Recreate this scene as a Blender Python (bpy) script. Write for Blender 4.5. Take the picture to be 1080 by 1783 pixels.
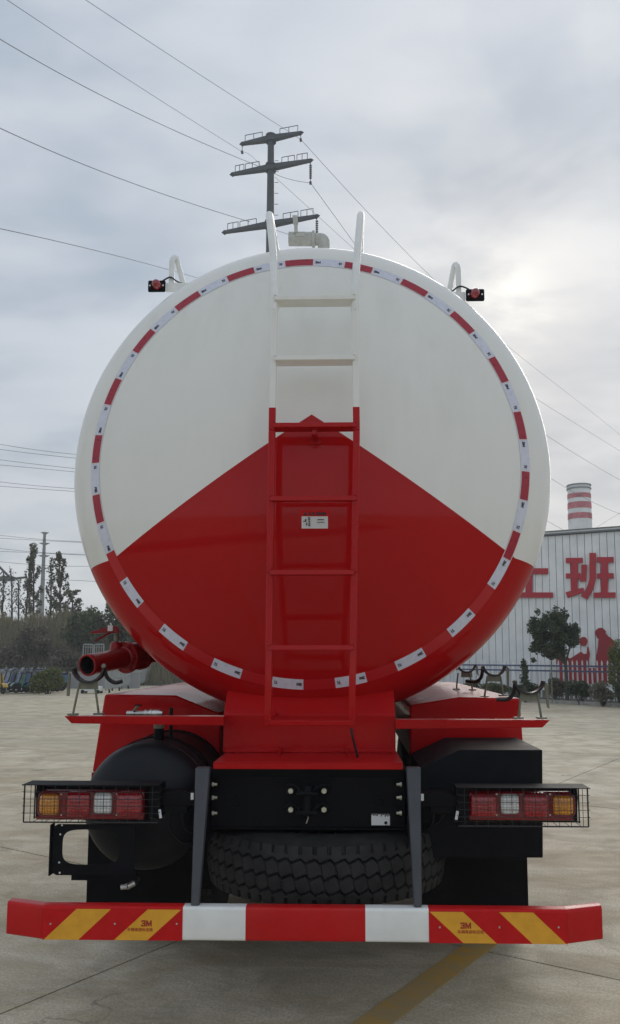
import bpy, bmesh, math, random
import numpy as np
from mathutils import Vector, Matrix

scene = bpy.context.scene
for o in list(bpy.data.objects):
    bpy.data.objects.remove(o)
R_ = math.radians
random.seed(7)

# ------------------------------------------------------------------ camera
FPX, XP, YP = 1400.0, 573.0, 984.5            # focal length and principal point in photo pixels (1080 wide)
PITCH, YAW = R_(6.42), R_(1.47)
CAM = np.array([0.19, -3.3, 1.6])
cd = bpy.data.cameras.new('camera')
cam = bpy.data.objects.new('camera', cd)
scene.collection.objects.link(cam)
cam.location = CAM
cam.rotation_euler = (R_(90) + PITCH, 0, YAW)
cd.sensor_fit = 'HORIZONTAL'
cd.sensor_width = 36
cd.lens = FPX / 1080 * 36
cd.shift_x = (540 - XP) / 1080
cd.shift_y = (YP - 891.5) / 1080
cd.clip_start = 0.05
cd.clip_end = 3000
scene.camera = cam

# ------------------------------------------------------------------ sky, sun, exposure
SUN_AZ, SUN_EL = R_(11.5), R_(24.0)           # azimuth measured from +Y towards +X
sd = Vector((math.sin(SUN_AZ) * math.cos(SUN_EL), math.cos(SUN_AZ) * math.cos(SUN_EL), math.sin(SUN_EL)))
world = bpy.data.worlds.new('World')
scene.world = world
world.use_nodes = True
wt = world.node_tree
wt.nodes.clear()


class NT:
    """short hand for building node trees"""
    def __init__(self, tree):
        self.t = tree

    def n(self, kind, **kw):
        nd = self.t.nodes.new(kind)
        for k, v in kw.items():
            setattr(nd, k, v)
        return nd

    def link(self, a, b):
        self.t.links.new(a, b)

    def put(self, sock, v):
        if hasattr(v, 'is_linked') or isinstance(v, bpy.types.NodeSocket):
            self.t.links.new(v, sock)
        else:
            sock.default_value = v

    def math(self, op, a, b=0.0, c=None, clamp=False):
        nd = self.n('ShaderNodeMath', operation=op, use_clamp=clamp)
        self.put(nd.inputs[0], a)
        self.put(nd.inputs[1], b)
        if c is not None:
            self.put(nd.inputs[2], c)
        return nd.outputs[0]

    def vmath(self, op, a, b=None):
        nd = self.n('ShaderNodeVectorMath', operation=op)
        self.put(nd.inputs[0], a)
        if b is not None:
            self.put(nd.inputs[1], b)
        return nd.outputs['Value'] if op in ('DOT_PRODUCT', 'LENGTH') else nd.outputs['Vector']

    def mix(self, fac, a, b, blend='MIX'):
        nd = self.n('ShaderNodeMix', data_type='RGBA', blend_type=blend)
        self.put(nd.inputs[0], fac)
        self.put(nd.inputs[6], a)
        self.put(nd.inputs[7], b)
        return nd.outputs[2]

    def noise(self, vec, scale, detail=4, rough=0.5, dist=0.0):
        nd = self.n('ShaderNodeTexNoise')
        if vec is not None:
            self.link(vec, nd.inputs['Vector'])
        nd.inputs['Scale'].default_value = scale
        nd.inputs['Detail'].default_value = detail
        nd.inputs['Roughness'].default_value = rough
        nd.inputs['Distortion'].default_value = dist
        return nd.outputs['Fac']

    def ramp(self, fac, lo, hi, a=0.0, b=1.0):
        nd = self.n('ShaderNodeMapRange', interpolation_type='SMOOTHSTEP')
        self.put(nd.inputs[0], fac)
        nd.inputs[1].default_value = lo
        nd.inputs[2].default_value = hi
        nd.inputs[3].default_value = a
        nd.inputs[4].default_value = b
        return nd.outputs[0]

    def sep(self, v):
        nd = self.n('ShaderNodeSeparateXYZ')
        self.link(v, nd.inputs[0])
        return nd.outputs

    def comb(self, x, y, z):
        nd = self.n('ShaderNodeCombineXYZ')
        for i, v in enumerate((x, y, z)):
            self.put(nd.inputs[i], v)
        return nd.outputs[0]


w = NT(wt)
tc = w.n('ShaderNodeTexCoord')
D = tc.outputs['Generated']
dx, dy, dz = w.sep(D)
sky = w.n('ShaderNodeTexSky', sky_type='NISHITA')
sky.sun_disc = False
sky.sun_elevation = SUN_EL
sky.sun_rotation = SUN_AZ
sky.air_density = 1.4
sky.dust_density = 3.0
blue = w.mix(1.0, sky.outputs[0], (0.06, 0.06, 0.06, 1), 'MULTIPLY')
# cloud deck: direction projected on a flat layer overhead
dzc = w.math('ADD', w.math('MAXIMUM', dz, 0.0), 0.20)
lay = w.comb(w.math('DIVIDE', dx, dzc), w.math('DIVIDE', dy, dzc), 0.37)
n1 = w.noise(lay, 1.6, 4, 0.5, 0.15)
n2 = w.noise(w.comb(w.math('DIVIDE', dx, dzc), w.math('MULTIPLY', w.math('DIVIDE', dy, dzc), 1.8), 4.2), 2.2, 4, 0.5, 0.25)
nn = w.math('ADD', w.math('MULTIPLY', n1, 0.52), w.math('MULTIPLY', n2, 0.48))
cl = w.mix(w.ramp(nn, 0.38, 0.62), (0.35, 0.42, 0.515, 1), (0.57, 0.615, 0.68, 1))
hz = w.ramp(dz, 0.0, 0.34, 1.0, 0.0)
cl = w.mix(w.math('MULTIPLY', hz, 0.62), cl, (0.65, 0.685, 0.70, 1))
# sun behind thin cloud: bright patches round the sun's direction, broken by the cloud
dots = w.math('MAXIMUM', w.vmath('DOT_PRODUCT', D, tuple(sd)), 0.0)
n3 = w.ramp(w.noise(lay, 3.1, 5, 0.55, 0.4), 0.44, 0.62)
gl = w.math('MULTIPLY', w.math('POWER', dots, 18.0), w.math('MULTIPLY', n3, 0.24))
gl2 = w.math('MULTIPLY', w.math('POWER', dots, 900.0), w.math('ADD', w.math('MULTIPLY', n3, 0.5), 0.15))
glow = w.mix(w.math('ADD', gl, gl2, clamp=True), (0, 0, 0, 1), (0.46, 0.43, 0.34, 1))
cl = w.mix(1.0, cl, glow, 'ADD')
skyc = w.mix(0.92, blue, cl)
bg = w.n('ShaderNodeBackground')
w.link(skyc, bg.inputs[0])
bg.inputs[1].default_value = 0.87
wo = w.n('ShaderNodeOutputWorld')
w.link(bg.outputs[0], wo.inputs[0])

sl = bpy.data.lights.new('sun', 'SUN')
sl.energy = 0.8
sl.angle = R_(30)
sl.color = (1.0, 0.95, 0.86)
sun = bpy.data.objects.new('sun', sl)
scene.collection.objects.link(sun)
sun.rotation_euler = (-sd).to_track_quat('-Z', 'Y').to_euler()

scene.render.engine = 'CYCLES'
scene.view_settings.view_transform = 'Standard'
scene.view_settings.look = 'None'
scene.view_settings.gamma = 1
scene.view_settings.exposure = 0.46
scene.render.resolution_x = 620
scene.render.resolution_y = 1024
scene.cycles.max_bounces = 6

# ------------------------------------------------------------------ helpers
_F = np.array([-math.sin(YAW) * math.cos(PITCH), math.cos(YAW) * math.cos(PITCH), math.sin(PITCH)])
_R = np.array([math.cos(YAW), math.sin(YAW), 0])
_U = np.cross(_R, _F)


def ray(px, py):
    return _F + _R * (px - XP) / FPX + _U * (YP - py) / FPX


def at(px, py, Y):
    """photo pixel at distance plane Y -> world point (metres)"""
    d = ray(px, py)
    return Vector(CAM + d * (Y - CAM[1]) / d[1])


def gnd(px, py, z=0.0):
    d = ray(px, py)
    return Vector(CAM + d * (z - CAM[2]) / d[2])


def onplane(px, py, p, nrm):
    d = ray(px, py)
    p = np.array(p)
    nrm = np.array(nrm)
    return Vector(CAM + d * (((p - CAM) @ nrm) / (d @ nrm)))


COL = scene.collection


def link(name, mesh, mat=None, parent=None, loc=(0, 0, 0), rot=(0, 0, 0), bevel=0, seg=2):
    o = bpy.data.objects.new(name, mesh)
    COL.objects.link(o)
    if mat is not None and mesh is not None and len(mesh.materials) == 0:
        mesh.materials.append(mat)
    o.parent = parent
    o.location = loc
    o.rotation_euler = rot
    if bevel:
        m = o.modifiers.new('bevel', 'BEVEL')
        m.width = bevel
        m.segments = seg
        m.limit_method = 'ANGLE'
        m.angle_limit = R_(40)
    return o


def empty(name, loc=(0, 0, 0), rot=(0, 0, 0)):
    o = bpy.data.objects.new(name, None)
    COL.objects.link(o)
    o.location = loc
    o.rotation_euler = rot
    o.empty_display_size = 0.2
    return o


def tag(o, label=None, cat=None, group=None, kind=None):
    if label:
        o['label'] = label
    if cat:
        o['category'] = cat
    if group:
        o['group'] = group
    if kind:
        o['kind'] = kind
    return o


class MB:
    def __init__(self):
        self.v = []
        self.f = []

    def add(self, vs, fs):
        b = len(self.v)
        self.v += [tuple(p) for p in vs]
        self.f += [tuple(i + b for i in q) for q in fs]
        return self

    def box(self, x0, x1, y0, y1, z0, z1):
        v = [(x0, y0, z0), (x1, y0, z0), (x1, y1, z0), (x0, y1, z0), (x0, y0, z1), (x1, y0, z1), (x1, y1, z1), (x0, y1, z1)]
        return self.add(v, [(0, 3, 2, 1), (4, 5, 6, 7), (0, 1, 5, 4), (1, 2, 6, 5), (2, 3, 7, 6), (3, 0, 4, 7)])

    def hexa(self, v):
        """8 points, bottom ring then top ring"""
        return self.add(v, [(0, 3, 2, 1), (4, 5, 6, 7), (0, 1, 5, 4), (1, 2, 6, 5), (2, 3, 7, 6), (3, 0, 4, 7)])

    def prism(self, poly, fn0, fn1):
        """poly: list of 2D; fn0/fn1 map (a,b) to the two end caps"""
        n = len(poly)
        area = sum(poly[i][0] * poly[(i + 1) % n][1] - poly[(i + 1) % n][0] * poly[i][1] for i in range(n))
        if area < 0:
            poly = poly[::-1]
        v = [fn0(*p) for p in poly] + [fn1(*p) for p in poly]
        fs = [tuple(range(n)), tuple(range(2 * n - 1, n - 1, -1))]
        fs += [(i, i + n, (i + 1) % n + n, (i + 1) % n) for i in range(n)]
        return self.add(v, fs)

    def xz(self, poly, y0, y1):
        return self.prism(poly, lambda a, b: (a, y0, b), lambda a, b: (a, y1, b))

    def yz(self, poly, x0, x1):
        return self.prism(poly, lambda a, b: (x0, a, b), lambda a, b: (x1, a, b))

    def xy(self, poly, z0, z1):
        return self.prism(poly, lambda a, b: (a, b, z0), lambda a, b: (a, b, z1))

    def cyl(self, a, b, r0, r1=None, n=16, caps=True):
        return self.tube([a, b], [r0, r0 if r1 is None else r1], n, caps)

    def tube(self, pts, r, n=8, caps=True):
        pts = [Vector(p) for p in pts]
        rs = r if isinstance(r, (list, tuple)) else [r] * len(pts)
        t0 = (pts[1] - pts[0]).normalized()
        up = Vector((0, 0, 1)) if abs(t0.z) < 0.9 else Vector((1, 0, 0))
        u = t0.cross(up).normalized()
        base = len(self.v)
        for i, p in enumerate(pts):
            if i == 0:
                t = pts[1] - pts[0]
            elif i == len(pts) - 1:
                t = pts[-1] - pts[-2]
            else:
                t = (pts[i + 1] - pts[i]).normalized() + (pts[i] - pts[i - 1]).normalized()
            t = t.normalized()
            u = (u - t * u.dot(t)).normalized()
            w2 = t.cross(u)
            for k in range(n):
                a = 2 * math.pi * k / n
                self.v.append(tuple(p + (u * math.cos(a) + w2 * math.sin(a)) * rs[i]))
        for i in range(len(pts) - 1):
            for k in range(n):
                k2 = (k + 1) % n
                self.f.append((base + i * n + k, base + i * n + k2, base + (i + 1) * n + k2, base + (i + 1) * n + k))
        if caps:
            self.f.append(tuple(base + k for k in range(n - 1, -1, -1)))
            e = base + (len(pts) - 1) * n
            self.f.append(tuple(e + k for k in range(n)))
        return self

    def lathe(self, prof, o, axis, n=32, close=False):
        """prof: list of (radius, along axis)"""
        o = Vector(o)
        ax = Vector(axis).normalized()
        u = ax.cross(Vector((0, 0, 1)) if abs(ax.z) < 0.9 else Vector((1, 0, 0))).normalized()
        w2 = ax.cross(u)
        base = len(self.v)
        for (r, h) in prof:
            for k in range(n):
                a = 2 * math.pi * k / n
                self.v.append(tuple(o + ax * h + (u * math.cos(a) + w2 * math.sin(a)) * max(r, 1e-4)))
        m = len(prof)
        for i in range(m if close else m - 1):
            j = (i + 1) % m
            for k in range(n):
                k2 = (k + 1) % n
                self.f.append((base + i * n + k, base + i * n + k2, base + j * n + k2, base + j * n + k))
        return self

    def mesh(self, name, smooth=35):
        me = bpy.data.meshes.new(name)
        me.from_pydata(self.v, [], self.f)
        me.update()
        bm = bmesh.new()
        bm.from_mesh(me)
        bmesh.ops.recalc_face_normals(bm, faces=bm.faces)
        bm.to_mesh(me)
        bm.free()
        if smooth:
            me.polygons.foreach_set('use_smooth', [True] * len(me.polygons))
            me.set_sharp_from_angle(angle=R_(smooth))
        return me

    def build(self, name, mat, parent=None, bevel=0, seg=2, smooth=35, loc=(0, 0, 0), rot=(0, 0, 0)):
        return link(name, self.mesh(name, smooth), mat, parent, loc, rot, bevel, seg)


def bend(pts, r=0.05, n=5):
    """round the corners of a polyline"""
    pts = [Vector(p) for p in pts]
    out = [pts[0]]
    for i in range(1, len(pts) - 1):
        a, b, c = pts[i - 1], pts[i], pts[i + 1]
        d1 = (a - b)
        d2 = (c - b)
        q = min(r, d1.length * 0.49, d2.length * 0.49)
        p0 = b + d1.normalized() * q
        p2 = b + d2.normalized() * q
        for k in range(n + 1):
            t = k / n
            out.append(p0 * (1 - t) ** 2 + b * 2 * t * (1 - t) + p2 * t * t)
    out.append(pts[-1])
    return out


def text_mesh(s, size, thick=0.0, extrude=0.0006):
    cu = bpy.data.curves.new('t', 'FONT')
    cu.body = s
    cu.size = size
    cu.align_x = 'CENTER'
    cu.align_y = 'CENTER'
    cu.offset = thick
    cu.extrude = extrude
    cu.resolution_u = 3
    o = bpy.data.objects.new('t', cu)
    COL.objects.link(o)
    dg = bpy.context.evaluated_depsgraph_get()
    me = bpy.data.meshes.new_from_object(o.evaluated_get(dg))
    bpy.data.objects.remove(o)
    return me


def logo_mesh(h):
    """block figure 3 and letter M, height h, centred, facing +Z"""
    mb = MB()
    w = h * 0.72
    st = h * 0.20
    x0 = -w - h * 0.05
    for (a, b, c, d) in ((x0, x0 + w, h - st, h), (x0 + w * 0.25, x0 + w - st, h / 2 - st / 2, h / 2 + st / 2), (x0, x0 + w, 0, st), (x0 + w - st * 1.1, x0 + w, st, h - st),
                         (x0, x0 + st, st, st * 1.5), (x0, x0 + st, h - st * 1.5, h - st)):
        mb.box(a, b, c - h / 2, d - h / 2, 0, 0.0006)
    m0, m1 = h * 0.05, h * 1.02
    mw = m1 - m0
    for poly in ([(m0, 0), (m0 + st * 1.1, 0), (m0 + st * 1.1, h), (m0, h)], [(m1 - st * 1.1, 0), (m1, 0), (m1, h), (m1 - st * 1.1, h)],
                 [(m0 + st * 1.1, h), (m0 + st * 1.1, h * 0.62), (m0 + mw / 2 - st * 0.35, 0.02 * h), (m0 + mw / 2, 0.02 * h), (m0 + mw / 2, h * 0.42)],
                 [(m1 - st * 1.1, h), (m1 - st * 1.1, h * 0.62), (m0 + mw / 2 + st * 0.35, 0.02 * h), (m0 + mw / 2, 0.02 * h), (m0 + mw / 2, h * 0.42)]):
        mb.xy([(x, y - h / 2) for x, y in poly], 0, 0.0006)
    return mb.mesh('logo', 0)


# ------------------------------------------------------------------ materials
def mat(name):
    m = bpy.data.materials.new(name)
    m.use_nodes = True
    t = NT(m.node_tree)
    b = m.node_tree.nodes['Principled BSDF']
    return m, t, b


def simple(name, col, rough=0.5, metal=0.0, coat=0.0, var=0.0, vscale=6.0, bump=0.0, bscale=60.0, coatr=0.05, spec=0.5, dust=0.0, chips=0.0):
    m, t, b = mat(name)
    g = t.n('ShaderNodeNewGeometry').outputs['Position']
    c = (*col, 1)
    if var:
        nz = t.noise(g, vscale, 5, 0.6)
        lo = tuple(max(0, x * (1 - var)) for x in col) + (1,)
        hi = tuple(min(1, x * (1 + var)) for x in col) + (1,)
        c = t.mix(t.ramp(nz, 0.3, 0.7), lo, hi)
        t.put(b.inputs['Roughness'], t.math('ADD', t.math('MULTIPLY', nz, 0.24), rough - 0.12, clamp=True))
    else:
        b.inputs['Roughness'].default_value = rough
    t.put(b.inputs['Base Color'], c)
    b.inputs['Metallic'].default_value = metal
    b.inputs['Coat Weight'].default_value = coat
    b.inputs['Coat Roughness'].default_value = coatr
    b.inputs['Specular IOR Level'].default_value = spec
    if chips:
        cp = t.ramp(t.noise(g, 55, 4, 0.7, 0.5), 0.70, 0.73)
        c = t.mix(t.math('MULTIPLY', cp, chips), c, (0.10, 0.085, 0.07, 1))
        t.put(b.inputs['Base Color'], c)
    if dust:
        dn = t.ramp(t.noise(g, 3.5, 6, 0.7), 0.42, 0.75)
        c = t.mix(t.math('MULTIPLY', dn, dust), c, (0.30, 0.27, 0.21, 1))
        t.put(b.inputs['Base Color'], c)
    if bump:
        bp = t.n('ShaderNodeBump')
        bp.inputs['Strength'].default_value = bump
        bp.inputs['Distance'].default_value = 0.01
        t.link(t.noise(g, bscale, 3, 0.6), bp.inputs['Height'])
        t.link(bp.outputs[0], b.inputs['Normal'])
    return m


RED = (0.43, 0.006, 0.007)
WHITE = (0.83, 0.82, 0.77)


def paint_two(name, mask_fn):
    """red and white vehicle enamel; mask_fn gives 1 where red"""
    m, t, b = mat(name)
    P = t.n('ShaderNodeNewGeometry').outputs['Position']
    px, py, pz = t.sep(P)
    k = mask_fn(t, px, py, pz)
    dirt = t.ramp(t.noise(P, 1.7, 6, 0.62, 0.3), 0.30, 0.75)
    st = t.noise(t.comb(t.math('MULTIPLY', px, 9.0), t.math('MULTIPLY', py, 9.0), t.math('MULTIPLY', pz, 0.9)), 1.0, 5, 0.6)
    wcol = t.mix(t.math('MULTIPLY', dirt, t.ramp(st, 0.35, 0.7)), (*WHITE, 1), (0.76, 0.75, 0.69, 1))
    rcol = t.mix(dirt, (*RED, 1), (0.39, 0.006, 0.007, 1))
    t.put(b.inputs['Base Color'], t.mix(k, wcol, rcol))
    t.put(b.inputs['Roughness'], t.math('ADD', t.math('MULTIPLY', st, 0.10), 0.26))
    b.inputs['Coat Weight'].default_value = 0.42
    b.inputs['Specular IOR Level'].default_value = 0.03
    b.inputs['Coat Roughness'].default_value = 0.035
    bp = t.n('ShaderNodeBump')
    bp.inputs['Strength'].default_value = 0.10
    bp.inputs['Distance'].default_value = 0.02
    t.link(t.noise(P, 2.4, 2, 0.5), bp.inputs['Height'])
    bp2 = t.n('ShaderNodeBump')
    bp2.inputs['Strength'].default_value = 0.02
    bp2.inputs['Distance'].default_value = 0.002
    t.link(t.noise(P, 260, 2, 0.5), bp2.inputs['Height'])
    t.link(bp.outputs[0], bp2.inputs['Normal'])
    t.link(bp2.outputs[0], b.inputs['Normal'])
    t.link(bp2.outputs[0], b.inputs['Coat Normal'])
    return m


def chev(t, px, py, pz):
    ax = t.math('ABSOLUTE', t.math('SUBTRACT', px, 0.012))
    a1 = t.math('MULTIPLY', t.math('MINIMUM', ax, 1.0), 0.665)
    a2 = t.math('MULTIPLY', t.math('MAXIMUM', t.math('SUBTRACT', ax, 1.0), 0.0), 0.22)
    line = t.math('SUBTRACT', t.math('SUBTRACT', 2.745, a1), a2)
    return t.math('LESS_THAN', pz, line)


M = {}
M['tank'] = paint_two('tank enamel white over red', chev)
M['ladder'] = paint_two('ladder enamel white over red', lambda t, x, y, z: t.math('LESS_THAN', z, 2.735))
M['red'] = simple('red enamel', (0.42, 0.006, 0.007), 0.3, coat=0.25, var=0.08, vscale=3, bump=0.02, bscale=9, spec=0.05)
M['redpipe'] = simple('red pipe enamel', (0.25, 0.006, 0.007), 0.38, coat=0.2, spec=0.2, var=0.2, vscale=8, bump=0.1, bscale=40)
M['bred'] = simple('lit bumper red enamel', (0.52, 0.010, 0.011), 0.32, coat=0.12, spec=0.15, var=0.06, vscale=5, dust=0.05, chips=0.5)  # lighter copy of the red enamel, with the bumper's stronger light in its colour
M['white'] = simple('white enamel', (0.84, 0.84, 0.80), 0.35, coat=0.3, var=0.05, vscale=9, dust=0.10, chips=0.4)
M['beige'] = simple('pale grey valve metal', (0.50, 0.50, 0.46), 0.5, var=0.12, vscale=30)
M['black'] = simple('black chassis paint', (0.004, 0.004, 0.005), 0.55, var=0.25, vscale=5, bump=0.05, bscale=35, spec=0.12)
M['satin'] = simple('satin black steel', (0.006, 0.0065, 0.0085), 0.6, dust=0.012, var=0.2, vscale=7, spec=0.12)
M['airtank'] = simple('semi gloss black air tank', (0.007, 0.008, 0.010), 0.45, var=0.2, vscale=4, spec=0.25, bump=0.04, bscale=8)
M['grey'] = simple('dark grey post paint', (0.050, 0.052, 0.058), 0.45, var=0.15, vscale=6)
M['rubber'] = simple('tyre rubber', (0.020, 0.0192, 0.0185), 0.75, dust=0.03, spec=0.35, var=0.35, vscale=14, bump=0.2, bscale=120)
M['flap'] = simple('mud flap rubber', (0.003, 0.003, 0.004), 0.6, dust=0.02, var=0.3, vscale=6, spec=0.12)
M['tapewhite'] = simple('white reflective tape', (0.66, 0.67, 0.76), 0.3, var=0.05, vscale=40)
M['tapered'] = simple('red reflective tape', (0.36, 0.012, 0.030), 0.3, var=0.1, vscale=40)
M['tapelow'] = simple('red tape on red paint', (0.48, 0.012, 0.018), 0.28)
M['tapeedge'] = simple('tape border', (0.78, 0.66, 0.68), 0.4)
M['ink'] = simple('dark print', (0.02, 0.02, 0.03), 0.6)
M['inkred'] = simple('red print', (0.36, 0.015, 0.015), 0.5)
M['yellow'] = simple('yellow reflective sheet', (0.78, 0.38, 0.04), 0.4, spec=0.2, var=0.06, vscale=20)
M['redsheet'] = simple('red reflective sheet', (0.55, 0.012, 0.013), 0.4, spec=0.15, var=0.06, vscale=20)
M['steel'] = simple('bright steel', (0.62, 0.61, 0.58), 0.32, metal=1.0, var=0.15, vscale=60)
M['zinc'] = simple('zinc bolt', (0.58, 0.56, 0.44), 0.4, metal=0.7, var=0.2, vscale=80)
M['wire'] = simple('black wire', (0.015, 0.015, 0.016), 0.45)
M['olive'] = simple('olive grey steel', (0.17, 0.17, 0.12), 0.5, var=0.2, vscale=20)
M['paper'] = simple('white paper label', (0.70, 0.70, 0.69), 0.6)
M['cable'] = simple('power cable', (0.035, 0.037, 0.040), 0.6)
M['pole'] = simple('painted steel pole', (0.045, 0.052, 0.058), 0.6, var=0.2, vscale=1)
M['farpole'] = simple('weathered concrete pole', (0.20, 0.215, 0.21), 0.8)


def lens(name, col, rough=0.12):
    m, t, b = mat(name)
    tcn = t.n('ShaderNodeTexCoord').outputs['Object']
    b.inputs['Base Color'].default_value = (*col, 1)
    b.inputs['Roughness'].default_value = rough
    b.inputs['Coat Weight'].default_value = 1.0
    b.inputs['Coat Roughness'].default_value = 0.04
    v = t.n('ShaderNodeTexVoronoi')
    v.inputs['Scale'].default_value = 75
    v.inputs['Randomness'].default_value = 0.15
    t.link(tcn, v.inputs['Vector'])
    bp = t.n('ShaderNodeBump')
    bp.inputs['Strength'].default_value = 0.7
    bp.inputs['Distance'].default_value = 0.006
    t.link(v.outputs['Distance'], bp.inputs['Height'])
    t.link(bp.outputs[0], b.inputs['Normal'])
    k = t.ramp(v.outputs['Distance'], 0.0, 0.6)
    t.put(b.inputs['Base Color'], t.mix(k, tuple(min(1, x * 1.5) for x in col) + (1,), tuple(x * 0.6 for x in col) + (1,)))
    return m


M['lred'] = lens('red lamp lens', (0.40, 0.008, 0.018))
M['lamber'] = lens('amber lamp lens', (0.85, 0.30, 0.02))
M['lclear'] = lens('clear lamp lens', (0.88, 0.90, 0.88))
M['ldark'] = simple('dark red lamp body', (0.20, 0.006, 0.012), 0.25, coat=0.6)


def concrete():
    m, t, b = mat('brushed concrete')
    P = t.n('ShaderNodeNewGeometry').outputs['Position']
    px, py, pz = t.sep(P)
    rnd = t.n('ShaderNodeObjectInfo').outputs['Random']
    # brushing runs across the slabs
    a = R_(57.8)
    u = t.math('ADD', t.math('MULTIPLY', px, math.cos(a)), t.math('MULTIPLY', py, math.sin(a)))
    v = t.math('SUBTRACT', t.math('MULTIPLY', py, math.cos(a)), t.math('MULTIPLY', px, math.sin(a)))
    brush = t.noise(t.comb(t.math('MULTIPLY', px, 0.55), t.math('MULTIPLY', py, 1.5), 0.0), 1.5, 6, 0.62, 1.1)
    fine = t.noise(t.comb(t.math('MULTIPLY', u, 34.0), t.math('MULTIPLY', v, 2.2), 0.0), 1.0, 4, 0.6, 0.4)
    big = t.noise(P, 0.22, 4, 0.55, 0.5)
    mid = t.noise(P, 2.2, 6, 0.65, 0.6)
    c = t.mix(t.ramp(brush, 0.34, 0.66), (0.62, 0.515, 0.345, 1), (0.84, 0.745, 0.57, 1))
    c = t.mix(t.math('MULTIPLY', t.ramp(mid, 0.42, 0.68), 0.72), c, (0.42, 0.345, 0.235, 1))
    c = t.mix(t.math('MULTIPLY', t.ramp(big, 0.45, 0.65), 0.35), c, (0.46, 0.415, 0.325, 1))
    c = t.mix(t.math('MULTIPLY', t.math('SUBTRACT', rnd, 0.5), 0.28), c, (0.62, 0.56, 0.46, 1))
    c = t.mix(t.math('MULTIPLY', t.ramp(fine, 0.3, 0.75), 0.20), c, (0.30, 0.265, 0.20, 1))
    # tyre tracks: tread prints in two lanes
    for (q0, q1, off, wd) in (((-2.2, -0.6), (-0.15, 2.6), 0.0, 0.12), ((-1.5, -0.9), (0.35, 2.4), 0.0, 0.10), ((3.2, -2.0), (2.2, 6.0), 0.0, 0.13), ((-6.0, 5.0), (-1.0, 17.0), 0.0, 0.16), ((3.0, 4.0), (9.0, 20.0), 0.0, 0.18)):
        ex, ey = q1[0] - q0[0], q1[1] - q0[1]
        L = math.hypot(ex, ey)
        ex, ey = ex / L, ey / L
        s = t.math('ADD', t.math('MULTIPLY', t.math('SUBTRACT', px, q0[0]), ex), t.math('MULTIPLY', t.math('SUBTRACT', py, q0[1]), ey))
        d = t.math('SUBTRACT', t.math('MULTIPLY', t.math('SUBTRACT', px, q0[0]), -ey), t.math('MULTIPLY', t.math('SUBTRACT', q0[1], py), ex))
        d = t.math('ADD', d, t.math('MULTIPLY', t.math('SINE', t.math('MULTIPLY', s, 0.8)), 0.08))
        lane = t.ramp(t.math('ABSOLUTE', d), wd * 0.75, wd, 1.0, 0.0)
        zig = t.math('SINE', t.math('ADD', t.math('MULTIPLY', s, 92.0), t.math('MULTIPLY', t.math('PINGPONG', d, 0.05), 60.0)))
        k = t.math('MULTIPLY', lane, t.ramp(zig, -0.1, 0.6, 0.25, 1.0))
        k = t.math('MULTIPLY', k, t.ramp(t.noise(P, 1.3, 4, 0.6), 0.42, 0.66))
        c = t.mix(t.math('MULTIPLY', k, 0.30), c, (0.17, 0.15, 0.12, 1))
    # olive brown stains and hairline cracks
    stn = t.ramp(t.noise(t.comb(t.math('MULTIPLY', px, 0.5), t.math('MULTIPLY', py, 1.1), 3.0), 0.9, 6, 0.68, 0.8), 0.52, 0.68)
    c = t.mix(t.math('MULTIPLY', stn, 0.45), c, (0.36, 0.285, 0.165, 1))
    pale = t.ramp(t.noise(t.comb(t.math('MULTIPLY', px, 0.35), t.math('MULTIPLY', py, 1.6), 7.0), 1.6, 5, 0.6, 0.6), 0.56, 0.72)
    c = t.mix(t.math('MULTIPLY', pale, 0.4), c, (0.72, 0.66, 0.54, 1))
    vo = t.n('ShaderNodeTexVoronoi', feature='DISTANCE_TO_EDGE')
    vo.inputs['Scale'].default_value = 0.33
    nzc = t.n('ShaderNodeTexNoise')
    nzc.inputs['Scale'].default_value = 1.3
    nzc.inputs['Detail'].default_value = 6
    t.link(P, nzc.inputs['Vector'])
    t.link(t.vmath('ADD', P, nzc.outputs['Color']), vo.inputs['Vector'])
    ck = t.math('MULTIPLY', t.ramp(vo.outputs['Distance'], 0.0008, 0.0030, 1.0, 0.0), t.ramp(t.noise(P, 0.45, 2, 0.5), 0.54, 0.60))
    c = t.mix(t.math('MULTIPLY', ck, 0.7), c, (0.13, 0.115, 0.09, 1))
    sp = t.noise(P, 18, 3, 0.7)
    c = t.mix(t.math('MULTIPLY', t.ramp(sp, 0.66, 0.74), 0.4), c, (0.18, 0.165, 0.14, 1))
    gr_ = t.noise(P, 75, 4, 0.75)
    c = t.mix(t.math('MULTIPLY', t.ramp(gr_, 0.40, 0.62, 1.0, 0.0), 0.42), c, (0.23, 0.195, 0.14, 1))
    oil = t.ramp(t.noise(P, 1.05, 3, 0.55, 0.3), 0.66, 0.74)
    c = t.mix(t.math('MULTIPLY', oil, 0.5), c, (0.15, 0.135, 0.11, 1))
    t.put(b.inputs['Base Color'], c)
    t.put(b.inputs['Roughness'], t.math('ADD', t.math('MULTIPLY', mid, 0.3), 0.52))
    bp = t.n('ShaderNodeBump')
    b.inputs['Specular IOR Level'].default_value = 0.15
    bp.inputs['Strength'].default_value = 0.25
    bp.inputs['Distance'].default_value = 0.006
    t.link(t.math('ADD', fine, t.math('MULTIPLY', sp, 0.6)), bp.inputs['Height'])
    t.link(bp.outputs[0], b.inputs['Normal'])
    return m


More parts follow.
